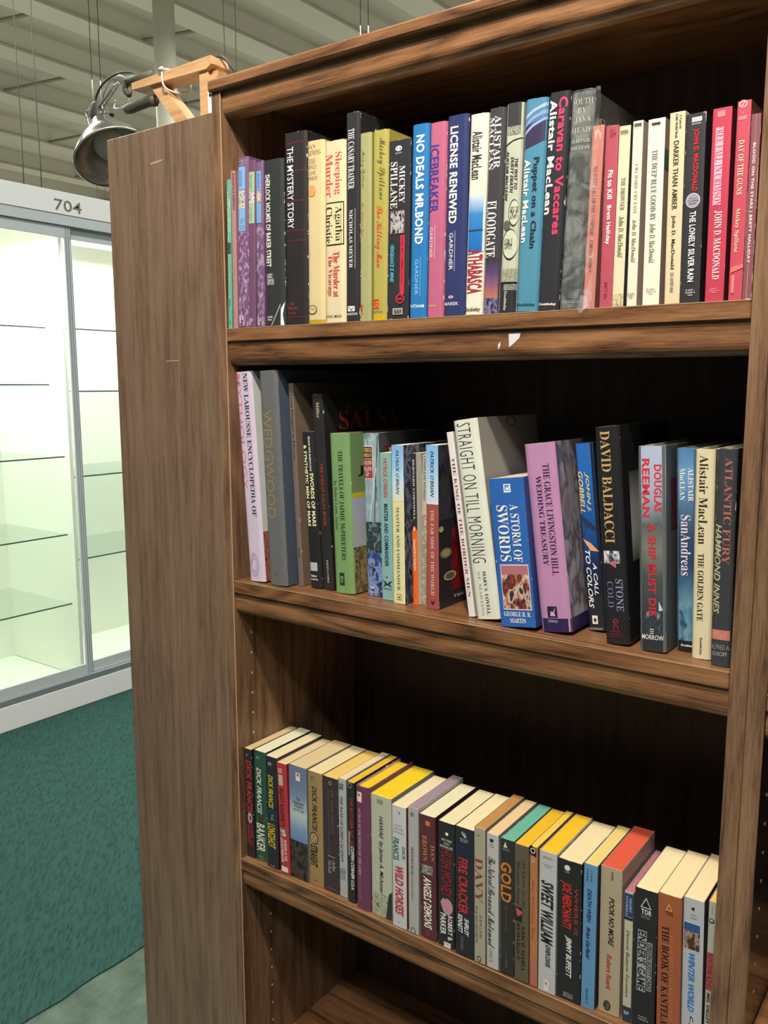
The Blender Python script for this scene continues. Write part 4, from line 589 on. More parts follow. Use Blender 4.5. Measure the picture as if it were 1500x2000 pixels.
('tall lavender hardcover leaning left with pink and black titles, leftmost on the middle shelf', 2, 'h', (0.02012, 0.01306, 1.13385, 0.0312, 0.2, 0.3052, -0.06336), 'cfbdd6', 'c8cfc8', 'd8d0b8', [('t', 'g:MYTHOLOGY', 0.02, 0.36, 0.0088, 0.5575, 'd9829c'), ('t', 'b:NEW LAROUSSE ENCYCLOPEDIA OF', 0.5, 0.78, 0.0088, 0.6844, '3a3640'), ('o', 0.2, 0.26, 0.8997, 0.9145, '2c2830'), ('q', 0.15, 0.7, 0.8584, 0.9764, 'b8a8c4'), ('q', 0.25, 0.6, 0.882, 0.9528, 'c0b0cc')], [('P', 0, 1, 0.7581, 1.0, ['8a4a44', 'b06a58', '5c3230'], 25)], {'wear': 0.2}),
('thick slate grey cloth hardcover with faded gold sideways capitals, right of the lavender one', 2, 'h', (0.06025, 0.01294, 1.13385, 0.03441, 0.21, 0.30625, -0.04282), '5b5b5e', '39485e', 'c8c0a8', [('t', 'g:WEDGWOOD', 0.12, 0.62, 0.1816, 0.683, '8b8155'), ('t', 'b:BURT', 0.3, 0.55, 0.9337, 0.9597, '857c55')], [], {'cloth': True}),
('tan board book with a narrow brown spine, behind the short black book', 2, 'h', (0.10006, 0.03199, 1.13385, 0.00883, 0.22, 0.2891, -0.04849), '6a5850', '6d5640', 'c8c0a8', [('t', 'b:From Flappers to Flivvers', 0.35, 0.85, 0.0517, 0.3739, '2c2424'), ('t', 'b:Reader', 0.4, 0.7, 0.8116, 0.8602, '3a302c')], [], {'cloth': True}),
('short black hardcover with pale yellow titles and a silver sticker on the middle shelf', 2, 'h', (0.12139, 0.03323, 1.13385, 0.0212, 0.15, 0.22168, -0.06032), '1b1b1f', '161619', 'd8d0b8', [('t', 'S:EDGAR RICE BURROUGHS', 0.58, 0.74, 0.0316, 0.249, 'f2efe6'), ('t', 'f:SWORDS OF MARS', 0.55, 0.85, 0.2609, 0.6008, 'f2eeb8'), ('t', 'f:& SYNTHETIC MEN OF MARS', 0.15, 0.42, 0.083, 0.6008, 'f2eeb8'), ('r', 0.08, 0.75, 0.834, 0.8893, 'b8bcc4'), ('h', 'S:Nelson', 0.15, 0.65, 0.913, 0.9289, 'f2efe6'), ('h', 'S:Doubleday', 0.08, 0.75, 0.9368, 0.9526, 'f2efe6')], [], {'wear': 0.4}),
('large thin black book with an ornate red title, left of the green hardcover', 2, 'p', (0.14428, 0.03662, 1.13385, 0.01816, 0.22, 0.27386, -0.06593), '1f1e20', '191819', 'd8d0b8', [('t', 'b:Miller', 0.35, 0.65, 0.041, 0.1199, 'c8c0a0'), ('t', 'b:THE GREAT SALSA BOOK', 0.4, 0.68, 0.347, 0.6719, 'b0422e'), ('t', 'b:BARNES & NOBLE', 0.42, 0.6, 0.8454, 0.9653, 'c8c0b8')], [('h', 's:The Great', 0.2, 0.55, 0.0473, 0.082, '5c4a34'), ('h', 'b:SALSA', 0.15, 0.82, 0.0883, 0.183, 'a4402c')], {}),
('wide grass green hardcover with a dark sideways title and a horse painting on its cover', 2, 'h', (0.16825, 0.03133, 1.13385, 0.03357, 0.16, 0.22102, -0.03852), '6f9b55', '6b8f52', 'd8d0b8', [('t', 'b:THE TRAVELS OF JAIMIE McPHEETERS', 0.42, 0.68, 0.1058, 0.7883, '1e2e1e'), ('t', 'b:by Robert Lewis Taylor', 0.15, 0.34, 0.292, 0.5985, '3c5434'), ('r', 0.3, 0.55, 0.8686, 0.9489, '28382a'), ('p', 0.34, 0.5, 0.8905, 0.9343, ['28382a', '7a9a68'], 40)], [('h', 'c:JAIMIE', 0.1, 0.9, 0.2044, 0.2701, '1c241c'), ('r', 0, 1, 0.3686, 0.4015, 'c8b838'), ('G', 0, 1, 0.4015, 0.7153, ['aab4d4', 'b0b8cc', 'b4bcc0', 'b8c0bc']), ('p', 0, 1, 0.708, 1.0, ['8a8a50', '5c4a34', 'a89c68', '3c3024'], 9)], {'wear': 0.2}),
('grey-blue hardcover with a painted tall ship and a maroon title block on its spine', 2, 'h', (0.21351, 0.04559, 1.13385, 0.02579, 0.155, 0.22179, -0.03565), '7d97a0', '3a3e42', 'd8d0b8', [('P', 0, 1, 0.0, 0.6569, ['9ab0b8', '849ca4', 'a8bcc0', '6c828c'], 4), ('y', [(0.95, 0.0146), (1, 0.0146), (0.7, 0.5693), (0.62, 0.5693)], '4c5c68'), ('y', [(0.3, 0.0146), (0.34, 0.0146), (0.9, 0.3504), (0.86, 0.3504)], '4c5c68'), ('y', [(0.85, 0.2044), (0.88, 0.2044), (0.4, 0.5328), (0.36, 0.5328)], 'dce4e4'), ('r', 0, 0.7, 0.073, 0.2774, 'e0d0c8'), ('r', 0, 0.66, 0.0803, 0.1518, '4c2c28'), ('r', 0, 0.66, 0.1547, 0.2715, '983c44'), ('h', 'b:PATRICK', 0.0, 0.62, 0.0876, 0.1131, 'e0c878'), ('h', 'b:OBRIAN', 0.02, 0.62, 0.1204, 0.1423, 'e0c878'), ('h', 'b:DESOLATION', 0.02, 0.62, 0.1642, 0.1898, 'e8d8c8'), ('h', 'b:ISLAND', 0.1, 0.6, 0.2007, 0.2263, 'e8d8c8'), ('t', 'i:the', 0.2, 0.5, 0.2299, 0.2628, 'e8d8c8'), ('P', 0, 1, 0.5401, 0.7299, ['3c4c54', '20282c', '6c7c84'], 26), ('P', 0, 1, 0.7299, 1.0, ['2c3c78', '3c5090', '8c9cc4', '24305c'], 12), ('h', 'b:NORTON', 0.2, 0.6, 0.9708, 0.9818, 'b8c4dc'), ('y', [(0.2, 0.9343), (0.4, 0.9453), (0.6, 0.9343), (0.5, 0.9562), (0.3, 0.9562)], 'b8c4dc')], [('r', 0.08, 0.9, 0.073, 0.2482, '5c2c28'), ('h', 'b:PATRICK', 0.14, 0.85, 0.0912, 0.1314, 'd8c8a8')], {}),
('slim teal paperback with red and dark titles, right of the tall ship spine', 2, 'p', (0.2462, 0.03733, 1.13385, 0.01813, 0.13, 0.19789, -0.02338), '78b0ac', '689c98', 'd8d0b8', [('t', 'c:PATRICK O’BRIAN', 0.3, 0.66, 0.0361, 0.2972, 'c0503c'), ('t', 'c:MASTER AND COMMANDER', 0.3, 0.66, 0.3414, 0.7671, '263440'), ('h', '1', 0.4, 0.5, 0.8353, 0.8474, '263440'), ('y', [(0.05, 0.8635), (0.35, 0.8731), (0.5, 0.8876), (0.65, 0.8731), (0.95, 0.8635), (0.7, 0.8876), (0.9, 0.9076), (0.5, 0.8956), (0.1, 0.9076), (0.3, 0.8876)], '263440'), ('h', 'b:NORTON', 0.12, 0.88, 0.9133, 0.9293, '3a5450')], [], {}),
('paperback with a sky blue top and pale yellow lower spine, and a dark cloudy cover', 2, 'p', (0.26971, 0.03046, 1.13385, 0.01848, 0.14, 0.20933, -0.0198), 'ddd998', '3c3c48', 'e8e4d8', [('G', 0, 1, 0.0, 0.347, ['82b2e4', '98c4ec', 'c4dcec', 'dddfc0']), ('t', 'I:PATRICK O’BRIAN', 0.36, 0.64, 0.0299, 0.306, '22304a'), ('t', 'b:MASTER AND COMMANDER', 0.34, 0.6, 0.3843, 0.9142, '6c6c5c'), ('r', 0.3, 0.7, 0.9366, 0.9739, '8c8c60'), ('r', 0.34, 0.66, 0.9418, 0.9687, 'ddd998'), ('y', [(0.38, 0.9463), (0.5, 0.9552), (0.62, 0.9463), (0.55, 0.9642), (0.45, 0.9642)], '2a2a24')], [('P', 0, 1, 0.0, 1.0, ['3c3a44', '4c4c5c', '7c8498', '24222a'], 10)], {}),
('narrow black and orange paperback with a small orange oval emblem on its spine', 2, 'p', (0.29548, 0.03904, 1.13385, 0.00809, 0.13, 0.19924, -0.02757), '222226', 'dcd8c8', 'd8d0b8', [('t', 'b:BERNARD CORNWELL', 0.35, 0.68, 0.0389, 0.4358, 'dcd8d0'), ('r', 0, 1, 0.4996, 1.0, 'ea6a24'), ('o', 0.2, 0.8, 0.4747, 0.5136, 'e8682c'), ('o', 0.38, 0.62, 0.4825, 0.5074, 'f4e8e0'), ('t', 'Z:SHARPE’S RIFLES', 0.3, 0.62, 0.5603, 0.7704, 'f8e8d4'), ('h', 'b:1', 0.42, 0.56, 0.9339, 0.9533, '3a1c10')], [('r', 0.1, 1, 0.0078, 0.1323, '2a2a30'), ('P', 0.1, 1, 0.1323, 1.0, ['8c9ca4', 'c4c0b4', '5c6064'], 12)], {}),
('very thin creased white paperback with brown specks, squeezed between the orange and the red spines', 2, 'p', (0.30397, 0.04514, 1.13385, 0.00724, 0.13, 0.19789, -2e-05), 'b8ae98', 'a89c84', 'd8d0b8', [('t', 'b:COMPLETE STORIES', 0.3, 0.75, 0.0079, 0.2992, '5a4c40'), ('P', 0, 1, 0.3937, 1.0, ['b8ae98', '8c7c68', 'c8bca8'], 30)], [], {}),
('paperback with sky blue top, brick red lower spine and a red figure on its cover', 2, 'p', (0.32008, 0.03404, 1.13385, 0.01802, 0.14, 0.21114, -0.01588), 'a8403c', '232328', 'e8e4d8', [('G', 0, 1, 0.0, 0.3466, ['82b6e4', '98c4ec', 'b8d4ea', 'ccdce8']), ('r', 0, 1, 0.3466, 0.3552, 'e8dcd8'), ('t', 'I:PATRICK O’BRIAN', 0.36, 0.66, 0.0361, 0.3105, '22304a'), ('t', 'b:THE FAR SIDE OF THE WORLD', 0.36, 0.64, 0.3899, 0.9134, 'e4c8a8'), ('y', [(0.3, 0.9458), (0.5, 0.9567), (0.7, 0.9458), (0.58, 0.9711), (0.42, 0.9711)], '3c1c1c')], [('P', 0, 1, 0.0, 0.4549, ['2c2a30', '4a4448', '3a3c48'], 8), ('P', 0.22, 0.7, 0.556, 0.9097, ['7c1c20', '8c2428', '641418'], 20), ('o', 0.22, 0.5, 0.4982, 0.5848, '8c2428'), ('o', 0.02, 0.22, 0.6282, 0.6931, '8c8060'), ('o', 0.05, 0.2, 0.639, 0.6823, 'b8ac84'), ('o', 0.08, 0.3, 0.7798, 0.8375, 'c8bc94'), ('o', 0.11, 0.27, 0.7884, 0.8289, '6c6450'), ('o', 0, 0.08, 0.491, 0.5271, 'c8bc94'), ('h', 'b:THE', 0.42, 0.62, 0.6498, 0.6751, 'b8a89c'), ('h', 'b:OF', 0.42, 0.58, 0.7184, 0.7437, 'b8a89c'), ('h', 'b:PAX', 0.42, 0.7, 0.8231, 0.8556, '241414'), ('h', 'b:THE NAVAL', 0.25, 0.8, 0.9386, 0.9567, 'd8d4cc')], {}),
('thin white book leaning left with maroon sideways capitals, touching the tall cream hardcover', 2, 'p', (0.38552, 0.02896, 1.13385, 0.00904, 0.13, 0.23095, -0.15334), 'e2dcd8', 'c8c4c0', 'e8e4d8', [('t', 'b:THE KING OF THE BORDER MEN', 0.3, 0.78, 0.1374, 0.8914, '8c2c40')], [], {}),
('tall cream hardcover leaning left with tall thin black sideways capitals', 2, 'h', (0.39898, 0.02404, 1.13385, 0.03364, 0.16, 0.24539, -0.15393), 'd8dcc8', '9a968c', 'e0dcc8', [('t', 'n:STRAIGHT ON TILL MORNING', 0.16, 0.72, 0.0179, 0.7143, '26282c'), ('t', 'b:MARY S. LOVELL', 0.5, 0.64, 0.756, 0.9762, '26282c'), ('t', 'b:ST. MARTINS', 0.28, 0.4, 0.7589, 0.9792, 'a8aca0')], [('q', 0.45, 0.62, 0.003, 0.0565, '5c5a58')], {'wear': 0.2}),
('bright blue fat paperback with white lettering and a framed battle picture, leaning left', 2, 'p', (0.43911, 0.01477, 1.13385, 0.04524, 0.115, 0.17727, -0.11869), '165cc0', '1a3c88', 'c8b8a8', [('r', 0.42, 0.62, 0.04, 0.096, 'f2efe6'), ('r', 0.45, 0.59, 0.0456, 0.0856, '4c88d8'), ('y', [(0.47, 0.08), (0.51, 0.056), (0.53, 0.068), (0.57, 0.052), (0.58, 0.08)], 'f2efe6'), ('t', 'b:A STORM OF', 0.55, 0.8, 0.176, 0.56, 'f2efe6'), ('t', 'b:SWORDS', 0.16, 0.48, 0.18, 0.556, 'f2efe6'), ('r', 0.12, 0.94, 0.576, 0.884, 'd8ccd0'), ('p', 0.14, 0.92, 0.584, 0.876, ['8c3c34', '2a2428', 'b06450', 'd8c8b8', '3a3034'], 11), ('r', 0.14, 0.92, 0.584, 0.644, 'b07078'), ('h', 'b:GEORGE R. R.', 0.12, 0.9, 0.896, 0.928, 'f2efe6'), ('h', 'b:MARTIN', 0.28, 0.75, 0.94, 0.972, 'f2efe6')], [], {'wear': 0.4}),
('wide orchid pink hardcover with two dark sideways lines and a navy band at its foot', 2, 'h', (0.48727, 0.02276, 1.13385, 0.03796, 0.17, 0.21958, -0.13082), 'bd7cb0', '7c7480', 'd8d0b8', [('t', 'b:THE GRACE LIVINGSTON HILL', 0.56, 0.78, 0.1104, 0.6972, '3a1c48'), ('t', 'b:WEDDING TREASURY', 0.3, 0.48, 0.1703, 0.6435, '3a1c48'), ('r', 0.28, 0.6, 0.8625, 0.923, '2c1c44'), ('y', [(0.36, 0.9148), (0.38, 0.8896), (0.46, 0.894), (0.54, 0.8675), (0.5, 0.8991), (0.54, 0.9148)], 'c8a8c4'), ('r', 0, 1, 0.9274, 1.0, '2c2450'), ('h', 'b:TYNDALE', 0.28, 0.6, 0.9356, 0.9495, 'c8b8d0')], [('P', 0, 1, 0.0, 0.9274, ['7c7480', '948c98', '5c545c', 'a4a0ac'], 4), ('r', 0, 1, 0.9274, 1.0, '2c2450'), ('h', 'b:EXCERPTS', 0.3, 0.95, 0.9117, 0.9401, 'b8a8c4')], {'wear': 0.3}),
('blue paperback with gold and white slanted capitals and an explosion picture, behind the black one', 2, 'h', (0.53071, 0.05822, 1.13385, 0.02169, 0.155, 0.21964, -0.11778), '1c1e28', '16181e', 'd8d0b8', [('G', 0, 1, 0.0, 0.8058, ['2a68b8', '2468b4', '1e5ca4', '1c4c8c', '1a2c54', '1c1e28']), ('t', 'I:JOHN J.', 0.48, 0.72, 0.1521, 0.3592, 'e8c878'), ('t', 'I:GOBBELL', 0.1, 0.38, 0.1456, 0.3689, 'e8c878'), ('y', [(0.1, 0.3786), (0.4, 0.3981), (0.7, 0.4239), (0.95, 0.4498), (0.8, 0.466), (0.45, 0.4369), (0.2, 0.4887), (0.35, 0.4498)], '2a3450'), ('y', [(0.1, 0.5016), (0.55, 0.5275), (0.95, 0.5728), (0.5, 0.5663)], 'e8a878'), ('t', 'I:A CALL', 0.56, 0.78, 0.6311, 0.8058, 'eceae8'), ('t', 'I:TO COLORS', 0.18, 0.46, 0.5631, 0.877, 'eceae8'), ('r', 0.3, 0.6, 0.9159, 0.9612, 'f2efe6'), ('y', [(0.45, 0.921), (0.49, 0.934), (0.57, 0.9353), (0.5, 0.943), (0.54, 0.956), (0.45, 0.9482), (0.36, 0.956), (0.4, 0.943), (0.33, 0.9353), (0.41, 0.934)], '1c1c20'), ('h', 'b:BALLANTINE BOOKS', 0.1, 0.85, 0.9819, 0.9922, 'c8c4c0')], [], {}),
('tall black hardcover with large tan sideways capitals and a small flag, leaning left', 2, 'h', (0.56649, 0.02153, 1.13385, 0.02745, 0.165, 0.24116, -0.0917), '17171b', '131316', 'd8d0b8', [('t', 'b:DAVID BALDACCI', 0.22, 0.62, 0.0194, 0.5291, 'c8a468'), ('p', 0.12, 0.78, 0.5651, 0.6233, ['2c2a30', 'b0b0b4', 'e8e4e4'], 26), ('y', [(0.42, 0.5789), (0.6, 0.6094), (0.35, 0.6177)], '3c4468'), ('y', [(0.35, 0.6177), (0.6, 0.6094), (0.62, 0.6454), (0.4, 0.6288)], 'c06870'), ('t', 'b:STONE', 0.55, 0.85, 0.6953, 0.8449, '8a8ab0'), ('t', 'b:COLD', 0.2, 0.45, 0.7064, 0.8283, '6c6c8c'), ('t', 'g:GC', 0.38, 0.58, 0.8809, 0.928, 'b83440'), ('h', 'b:GRAND', 0.25, 0.65, 0.9346, 0.9435, '8c2834'), ('h', 'b:CENTRAL', 0.2, 0.7, 0.9479, 0.9557, '8c2834'), ('h', 'b:PUBLISHING', 0.15, 0.75, 0.9601, 0.9657, '8c2834')], [('h', 'b:A NOVEL', 0.3, 0.9, 0.0139, 0.0249, '5c5854'), ('G', 0.12, 1, 0.2133, 0.6288, ['50504c', 'a8a8a4', 'b4b8b0', '4c6444'])], {'wear': 0.1}),
('wide grey sea-painting hardcover with bold red sideways capitals', 2, 'h', (0.6058, 0.01974, 1.13385, 0.02874, 0.16, 0.22187, -0.05269), '5c6462', '4c5252', 'd8d0b8', [('G', 0, 1, 0.0, 1.0, ['b0bcd8', 'acb8d0', '9ca8bc', '5a605e', '787c74', '4c5250', '3c464c', '30383c', '2c3234']), ('P', 0, 0.98, 0.8035, 0.9158, ['3c464c', '2c3438', '8c949c'], 14), ('t', 'f:DOUGLAS', 0.6, 0.88, 0.0877, 0.3123, 'd03440'), ('t', 'f:REEMAN', 0.16, 0.45, 0.0596, 0.3404, 'd03440'), ('t', 'f:A SHIP MUST DIE', 0.36, 0.66, 0.3684, 0.8211, 'cc2c38'), ('y', [(0.75, 0.7474), (0.9, 0.7895), (0.75, 0.7965)], 'c8ccd0'), ('h', 'g:MORROW', 0.1, 0.92, 0.9158, 0.9404, 'f0ece8'), ('t', 'g:III', 0.42, 0.56, 0.8863, 0.9102, 'd8d8d8')], [('r', 0.1, 0.6, 0.1579, 0.4105, '5a2c34')], {}),
('blue sea-painting hardcover with white lettering, half hidden by the cream one', 2, 'h', (0.63835, 0.04319, 1.13385, 0.02073, 0.15, 0.21944, -0.05033), '48688c', '3c5878', 'd8d0b8', [('G', 0, 1, 0.0, 1.0, ['4c78a8', '6c9cc4', '5c84b0', '44607c', '34486c', '2c4064', '3c6484', '6c98a8', '304c64', '1c2024']), ('P', 0, 1, 0.7589, 0.9504, ['4c7c98', '6c9cb0', '344c68'], 10), ('r', 0, 1, 0.9468, 1.0, '1c1e24'), ('t', 'b:ALISTAIR', 0.62, 0.88, 0.0957, 0.2553, 'f2efe6'), ('t', 'b:MacLEAN', 0.2, 0.46, 0.0957, 0.2518, 'f2efe6'), ('t', 'b:SanAndreas', 0.25, 0.75, 0.3227, 0.6206, 'e8d8e0'), ('h', 'f:Doubleday', 0.25, 1, 0.9645, 0.9787, 'f2efe6')], [], {'wear': 0.4}),
('cream hardcover with black stencil-like sideways lettering, second from the right post on the middle shelf', 2, 'h', (0.65951, 0.02555, 1.13385, 0.01949, 0.155, 0.22055, -0.02974), 'd9cb9c', 'c4b688', 'd8d0b8', [('t', 'b:Alistair MacLean', 0.22, 0.68, 0.0274, 0.4452, '2a241c'), ('t', 'b:THE GOLDEN GATE', 0.24, 0.56, 0.4897, 0.8151, '2a241c'), ('t', 'b:Doubleday', 0.4, 0.56, 0.8938, 0.9795, '4a4234')], [], {'wear': 0.2}),
('dark grey hardcover with salmon capitals and a salmon band, against the right post', 2, 'h', (0.68246, 0.01301, 1.13385, 0.01905, 0.16, 0.22282, -0.02035), '2e3236', '242629', 'd8d0b8', [('t', 'b:ATLANTIC FURY', 0.42, 0.8, 0.0396, 0.5215, 'b8675c'), ('t', 'I:HAMMOND INNES', 0.02, 0.36, 0.3399, 0.7525, 'b8b48c'), ('r', 0, 0.95, 0.8284, 0.8746, 'c87c68'), ('P', 0.05, 0.9, 0.833, 0.8713, ['d08878', 'b86c5c'], 20), ('h', 'g:ALFRED A.', 0.0, 0.98, 0.8977, 0.9208, '8c8c8c'), ('h', 'g:KNOPF', 0.12, 0.85, 0.9307, 0.9518, 'a0a0a0')], [], {'wear': 0.6}),
('worn black paperback with stacked red sideways capitals, leftmost on the third shelf', 3, 'p', (0.00316, 0.0112, 0.69209, 0.01574, 0.107, 0.1771, -0.01333), '221c1e', '1c181a', 'd9bd8c', [('t', 'f:DICK FRANCIS', 0.22, 0.88, 0.1073, 0.5805, 'c83238'), ('o', 0.25, 0.85, 0.5805, 0.6829, 'c8a890'), ('o', 0.5, 0.72, 0.6098, 0.6537, '3c2c2c'), ('t', 'f:COME TO', 0.55, 0.88, 0.6927, 0.8878, 'b02c34'), ('t', 'f:GRIEF', 0.18, 0.48, 0.6927, 0.878, 'b02c34'), ('h', 'b:JOVE', 0.3, 0.6, 0.0439, 0.0683, 'a8a4a0'), ('r', 0.35, 0.37, 0.0, 0.9951, '6c5c5c'), ('r', 0.6, 0.62, 0.0, 0.9951, '5c4c4c')], [], {'wear': 0.4}),
('dark green paperback with bold white sideways capitals, second on the third shelf', 3, 'p', (0.0193, 0.01426, 0.69209, 0.02392, 0.107, 0.17801, -0.00042), '1d4a34', '163a28', 'e8e2c0', [('t', 'I:DICK FRANCIS', 0.2, 0.6, 0.1546, 0.57, 'e8e8d8'), ('h', 'b:FC', 0.2, 0.55, 0.0483, 0.0773, '8cac9c'), ('p', 0.35, 0.7, 0.5942, 0.657, ['4c2c20', '241c14', '8c5038'], 40), ('t', 'c:BANKER', 0.1, 0.82, 0.6618, 0.9179, 'dcdcc8'), ('h', 'b:0-449', 0.3, 0.6, 0.9565, 0.971, '8cac9c'), ('h', 'b:21199', 0.3, 0.65, 0.9778, 0.9932, '8cac9c')], [], {'wear': 0.2}),
('navy paperback with yellow sideways capitals around an oval picture, third on the third shelf', 3, 'p', (0.0487, 0.00883, 0.69209, 0.02251, 0.107, 0.17863, -0.00066), '1c1e2c', '161824', 'e8dcb0', [('t', 'I:DICK FRANCIS', 0.22, 0.65, 0.1659, 0.4597, 'd8c428'), ('h', 'b:FC', 0.25, 0.6, 0.0521, 0.0806, 'c8c8cc'), ('o', 0.1, 0.9, 0.4787, 0.5924, '3a4c5c'), ('o', 0.15, 0.85, 0.4882, 0.5829, '1c2834'), ('p', 0.4, 0.7, 0.5071, 0.564, ['2c3c44', '7c9470'], 40), ('t', 'c:LONGSHOT', 0.08, 0.8, 0.6019, 0.8152, 'd8bc28'), ('h', 'b:0-449', 0.3, 0.7, 0.9716, 0.9858, '9c9ca8')], [], {'wear': 0.2}),
('bright red paperback with a pale stamp and black sideways capitals, fourth on the third shelf', 3, 'p', (0.07634, 0.00876, 0.69209, 0.01882, 0.107, 0.17398, -0.02787), 'bd2630', '9c1c26', 'e4cfa0', [('t', 'g:SS', 0.15, 0.55, 0.0478, 0.0909, 'f0e4e0'), ('r', 0.15, 0.6, 0.1053, 0.201, 'b8b8a0'), ('t', 'c:ELLIOTT ROOSEVELT’S', 0.2, 0.62, 0.2297, 0.5742, '5c1424'), ('p', 0.12, 0.72, 0.5933, 0.6603, ['e0d4c4', '3c3030'], 40), ('t', 'c:MURDER IN THE', 0.48, 0.75, 0.689, 0.8804, 'f4dcd4'), ('t', 'c:LINCOLN BEDROOM', 0.12, 0.4, 0.6794, 0.8995, 'f4dcd4'), ('r', 0.1, 0.8, 0.9378, 0.9856, 'e8d8cc')], [], {'wear': 0.2}),
('wide paperback with a grey-blue sky above a dark rocky landscape on its spine', 3, 'p', (0.09556, 0.01046, 0.69209, 0.03357, 0.107, 0.17695, -0.00685), '6c7c98', '5c6c84', 'dcc698', [('G', 0, 1, 0.0, 0.7089, ['6c7a98', '6c7c98', '7c90a8', 'b8c4c4', '7c98b8', '5c84ac']), ('r', 0.4, 0.65, 0.0563, 0.1268, 'e8dcd8'), ('o', 0.45, 0.6, 0.061, 0.0892, 'c8584c'), ('h', 'b:The', 0.4, 0.62, 0.2723, 0.3005, '3c2c34'), ('h', 'b:Mammoth', 0.2, 0.82, 0.307, 0.3333, '3c2c34'), ('h', 'b:Hunters', 0.3, 0.8, 0.338, 0.3615, '3c2c34'), ('h', 'b:Jean M. Auel', 0.2, 0.85, 0.3709, 0.3944, '4c3c44'), ('P', 0, 1, 0.662, 1.0, ['2c2824', '3c342c', '4c443c', '1c1814'], 14)], [], {}),
('tan paperback with black sideways capitals and an oval emblem on the third shelf', 3, 'p', (0.12953, 0.01312, 0.69209, 0.027, 0.107, 0.17555, -0.00451), '9c7c44', '866a38', 'ecd8a8', [('h', 'b:FC', 0.2, 0.5, 0.0421, 0.0794, '5c4828'), ('t', 'I:DICK FRANCIS', 0.28, 0.62, 0.1262, 0.5187, '1c1810'), ('o', 0.1, 0.68, 0.528, 0.6402, '2c241c'), ('o', 0.15, 0.63, 0.5374, 0.6308, 'b89868'), ('p', 0.2, 0.55, 0.5514, 0.6215, ['6c4838', 'c8b090'], 40), ('t', 'c:STRAIGHT', 0.1, 0.62, 0.6495, 0.8364, '241c14'), ('h', 'b:0-449', 0.3, 0.6, 0.9533, 0.9673, '5c4828')], [], {}),
('dark plum paperback with faint lettering and a pale script name on the third shelf', 3, 'p', (0.15883, 0.01252, 0.69209, 0.02763, 0.107, 0.17564, -0.01015), '34262c', '2a1e24', 'ecc870', [('q', 0.42, 0.6, 0.0323, 0.0645, 'b8b0b0'), ('t', 'b:THE MAGIC JOURNEY', 0.52, 0.72, 0.1014, 0.4839, '6c5c58'), ('t', 'b:Volume II of the New Mexico Trilogy', 0.3, 0.46, 0.106, 0.6774, '6c5c58'), ('r', 0.28, 0.75, 0.682, 0.6885, 'b8a8a0'), ('t', 'i:John', 0.58, 0.8, 0.7143, 0.8065, 'c8bcb0'), ('t', 'i:Nichols', 0.3, 0.52, 0.7189, 0.8387, 'c8bcb0'), ('h', 'b:BALLANTINE 26401', 0.2, 0.8, 0.9631, 0.9742, '8c7c84')], [], {'wear': 0.3}),
('slim pale grey paperback with dark serif italics sideways, right of the plum one', 3, 'p', (0.18687, 0.01345, 0.69209, 0.0138, 0.107, 0.17927, -0.00943), 'a9acac', '94969a', 'ead4a8', [('p', 0.1, 0.7, 0.0402, 0.0938, ['3c4044', '8c9094'], 60), ('t', 'B:THE BANE OF LORD CALADON', 0.22, 0.58, 0.1473, 0.7054, '3c4044'), ('t', 'B:CRAIG', 0.5, 0.78, 0.75, 0.8571, '4c5054'), ('t', 'B:MILLS', 0.14, 0.42, 0.7545, 0.8571, '4c5054')], [], {}),
('slim black paperback with a red and a white sideways title, left of the maroon one', 3, 'p', (0.2051, 0.00944, 0.69209, 0.0128, 0.107, 0.18081, -0.00568), '1e2022', '191b1d', 'e8bc3c', [('q', 0.15, 0.7, 0.0044, 0.0482, '8c9c84'), ('t', 'S:THE BUTCHER NO. 30', 0.4, 0.8, 0.1228, 0.5132, 'b8342c'), ('t', 'Z:COFFIN CORNER U.S.A.', 0.5, 0.92, 0.5219, 0.8904, 'e8e8e0'), ('t', 'Z:STUART JASON', 0.08, 0.38, 0.4035, 0.6053, 'd8d8d0')], [], {}),
('maroon-purple rounded paperback with tiny spaced white sideways capitals, left of the pale green one', 3, 'h', (0.2222, 0.00528, 0.69209, 0.02492, 0.107, 0.18176, -0.00359), '6c2c50', '581f40', 'f0c830', [('r', 0.15, 0.48, 0.0427, 0.1232, 'e8dcd0'), ('y', [(0.2, 0.0521), (0.42, 0.0664), (0.24, 0.0853)], 'c8443c'), ('t', 'b:AT PLAY IN THE FIELDS OF THE LORD', 0.24, 0.4, 0.1754, 0.7204, 'd8b8c4'), ('t', 'b:PETER MATTHIESSEN', 0.26, 0.38, 0.7346, 0.9289, 'a87c90'), ('h', 'b:BANTAM', 0.2, 0.5, 0.9668, 0.9782, 'a87c90')], [], {}),
('wide pale sage paperback with black slanted sideways lettering and a faint picture at its foot', 3, 'p', (0.24878, 0.00834, 0.69209, 0.03422, 0.107, 0.17629, -0.01072), 'b4b89c', '9ca088', 'f2d028', [('r', 0.3, 0.6, 0.029, 0.0676, '8c9080'), ('t', 'I:HAWAII  by James A. Michener', 0.35, 0.6, 0.1643, 0.8116, '1c201c'), ('P', 0, 1, 0.8116, 1.0, ['b4b89c', '8c947c', 'c0c4a8', '5c6450'], 16), ('y', [(0.85, 0.7923), (1, 0.7633), (1, 1.0), (0.7, 1.0)], '2c3438')], [], {'wear': 0.3}),
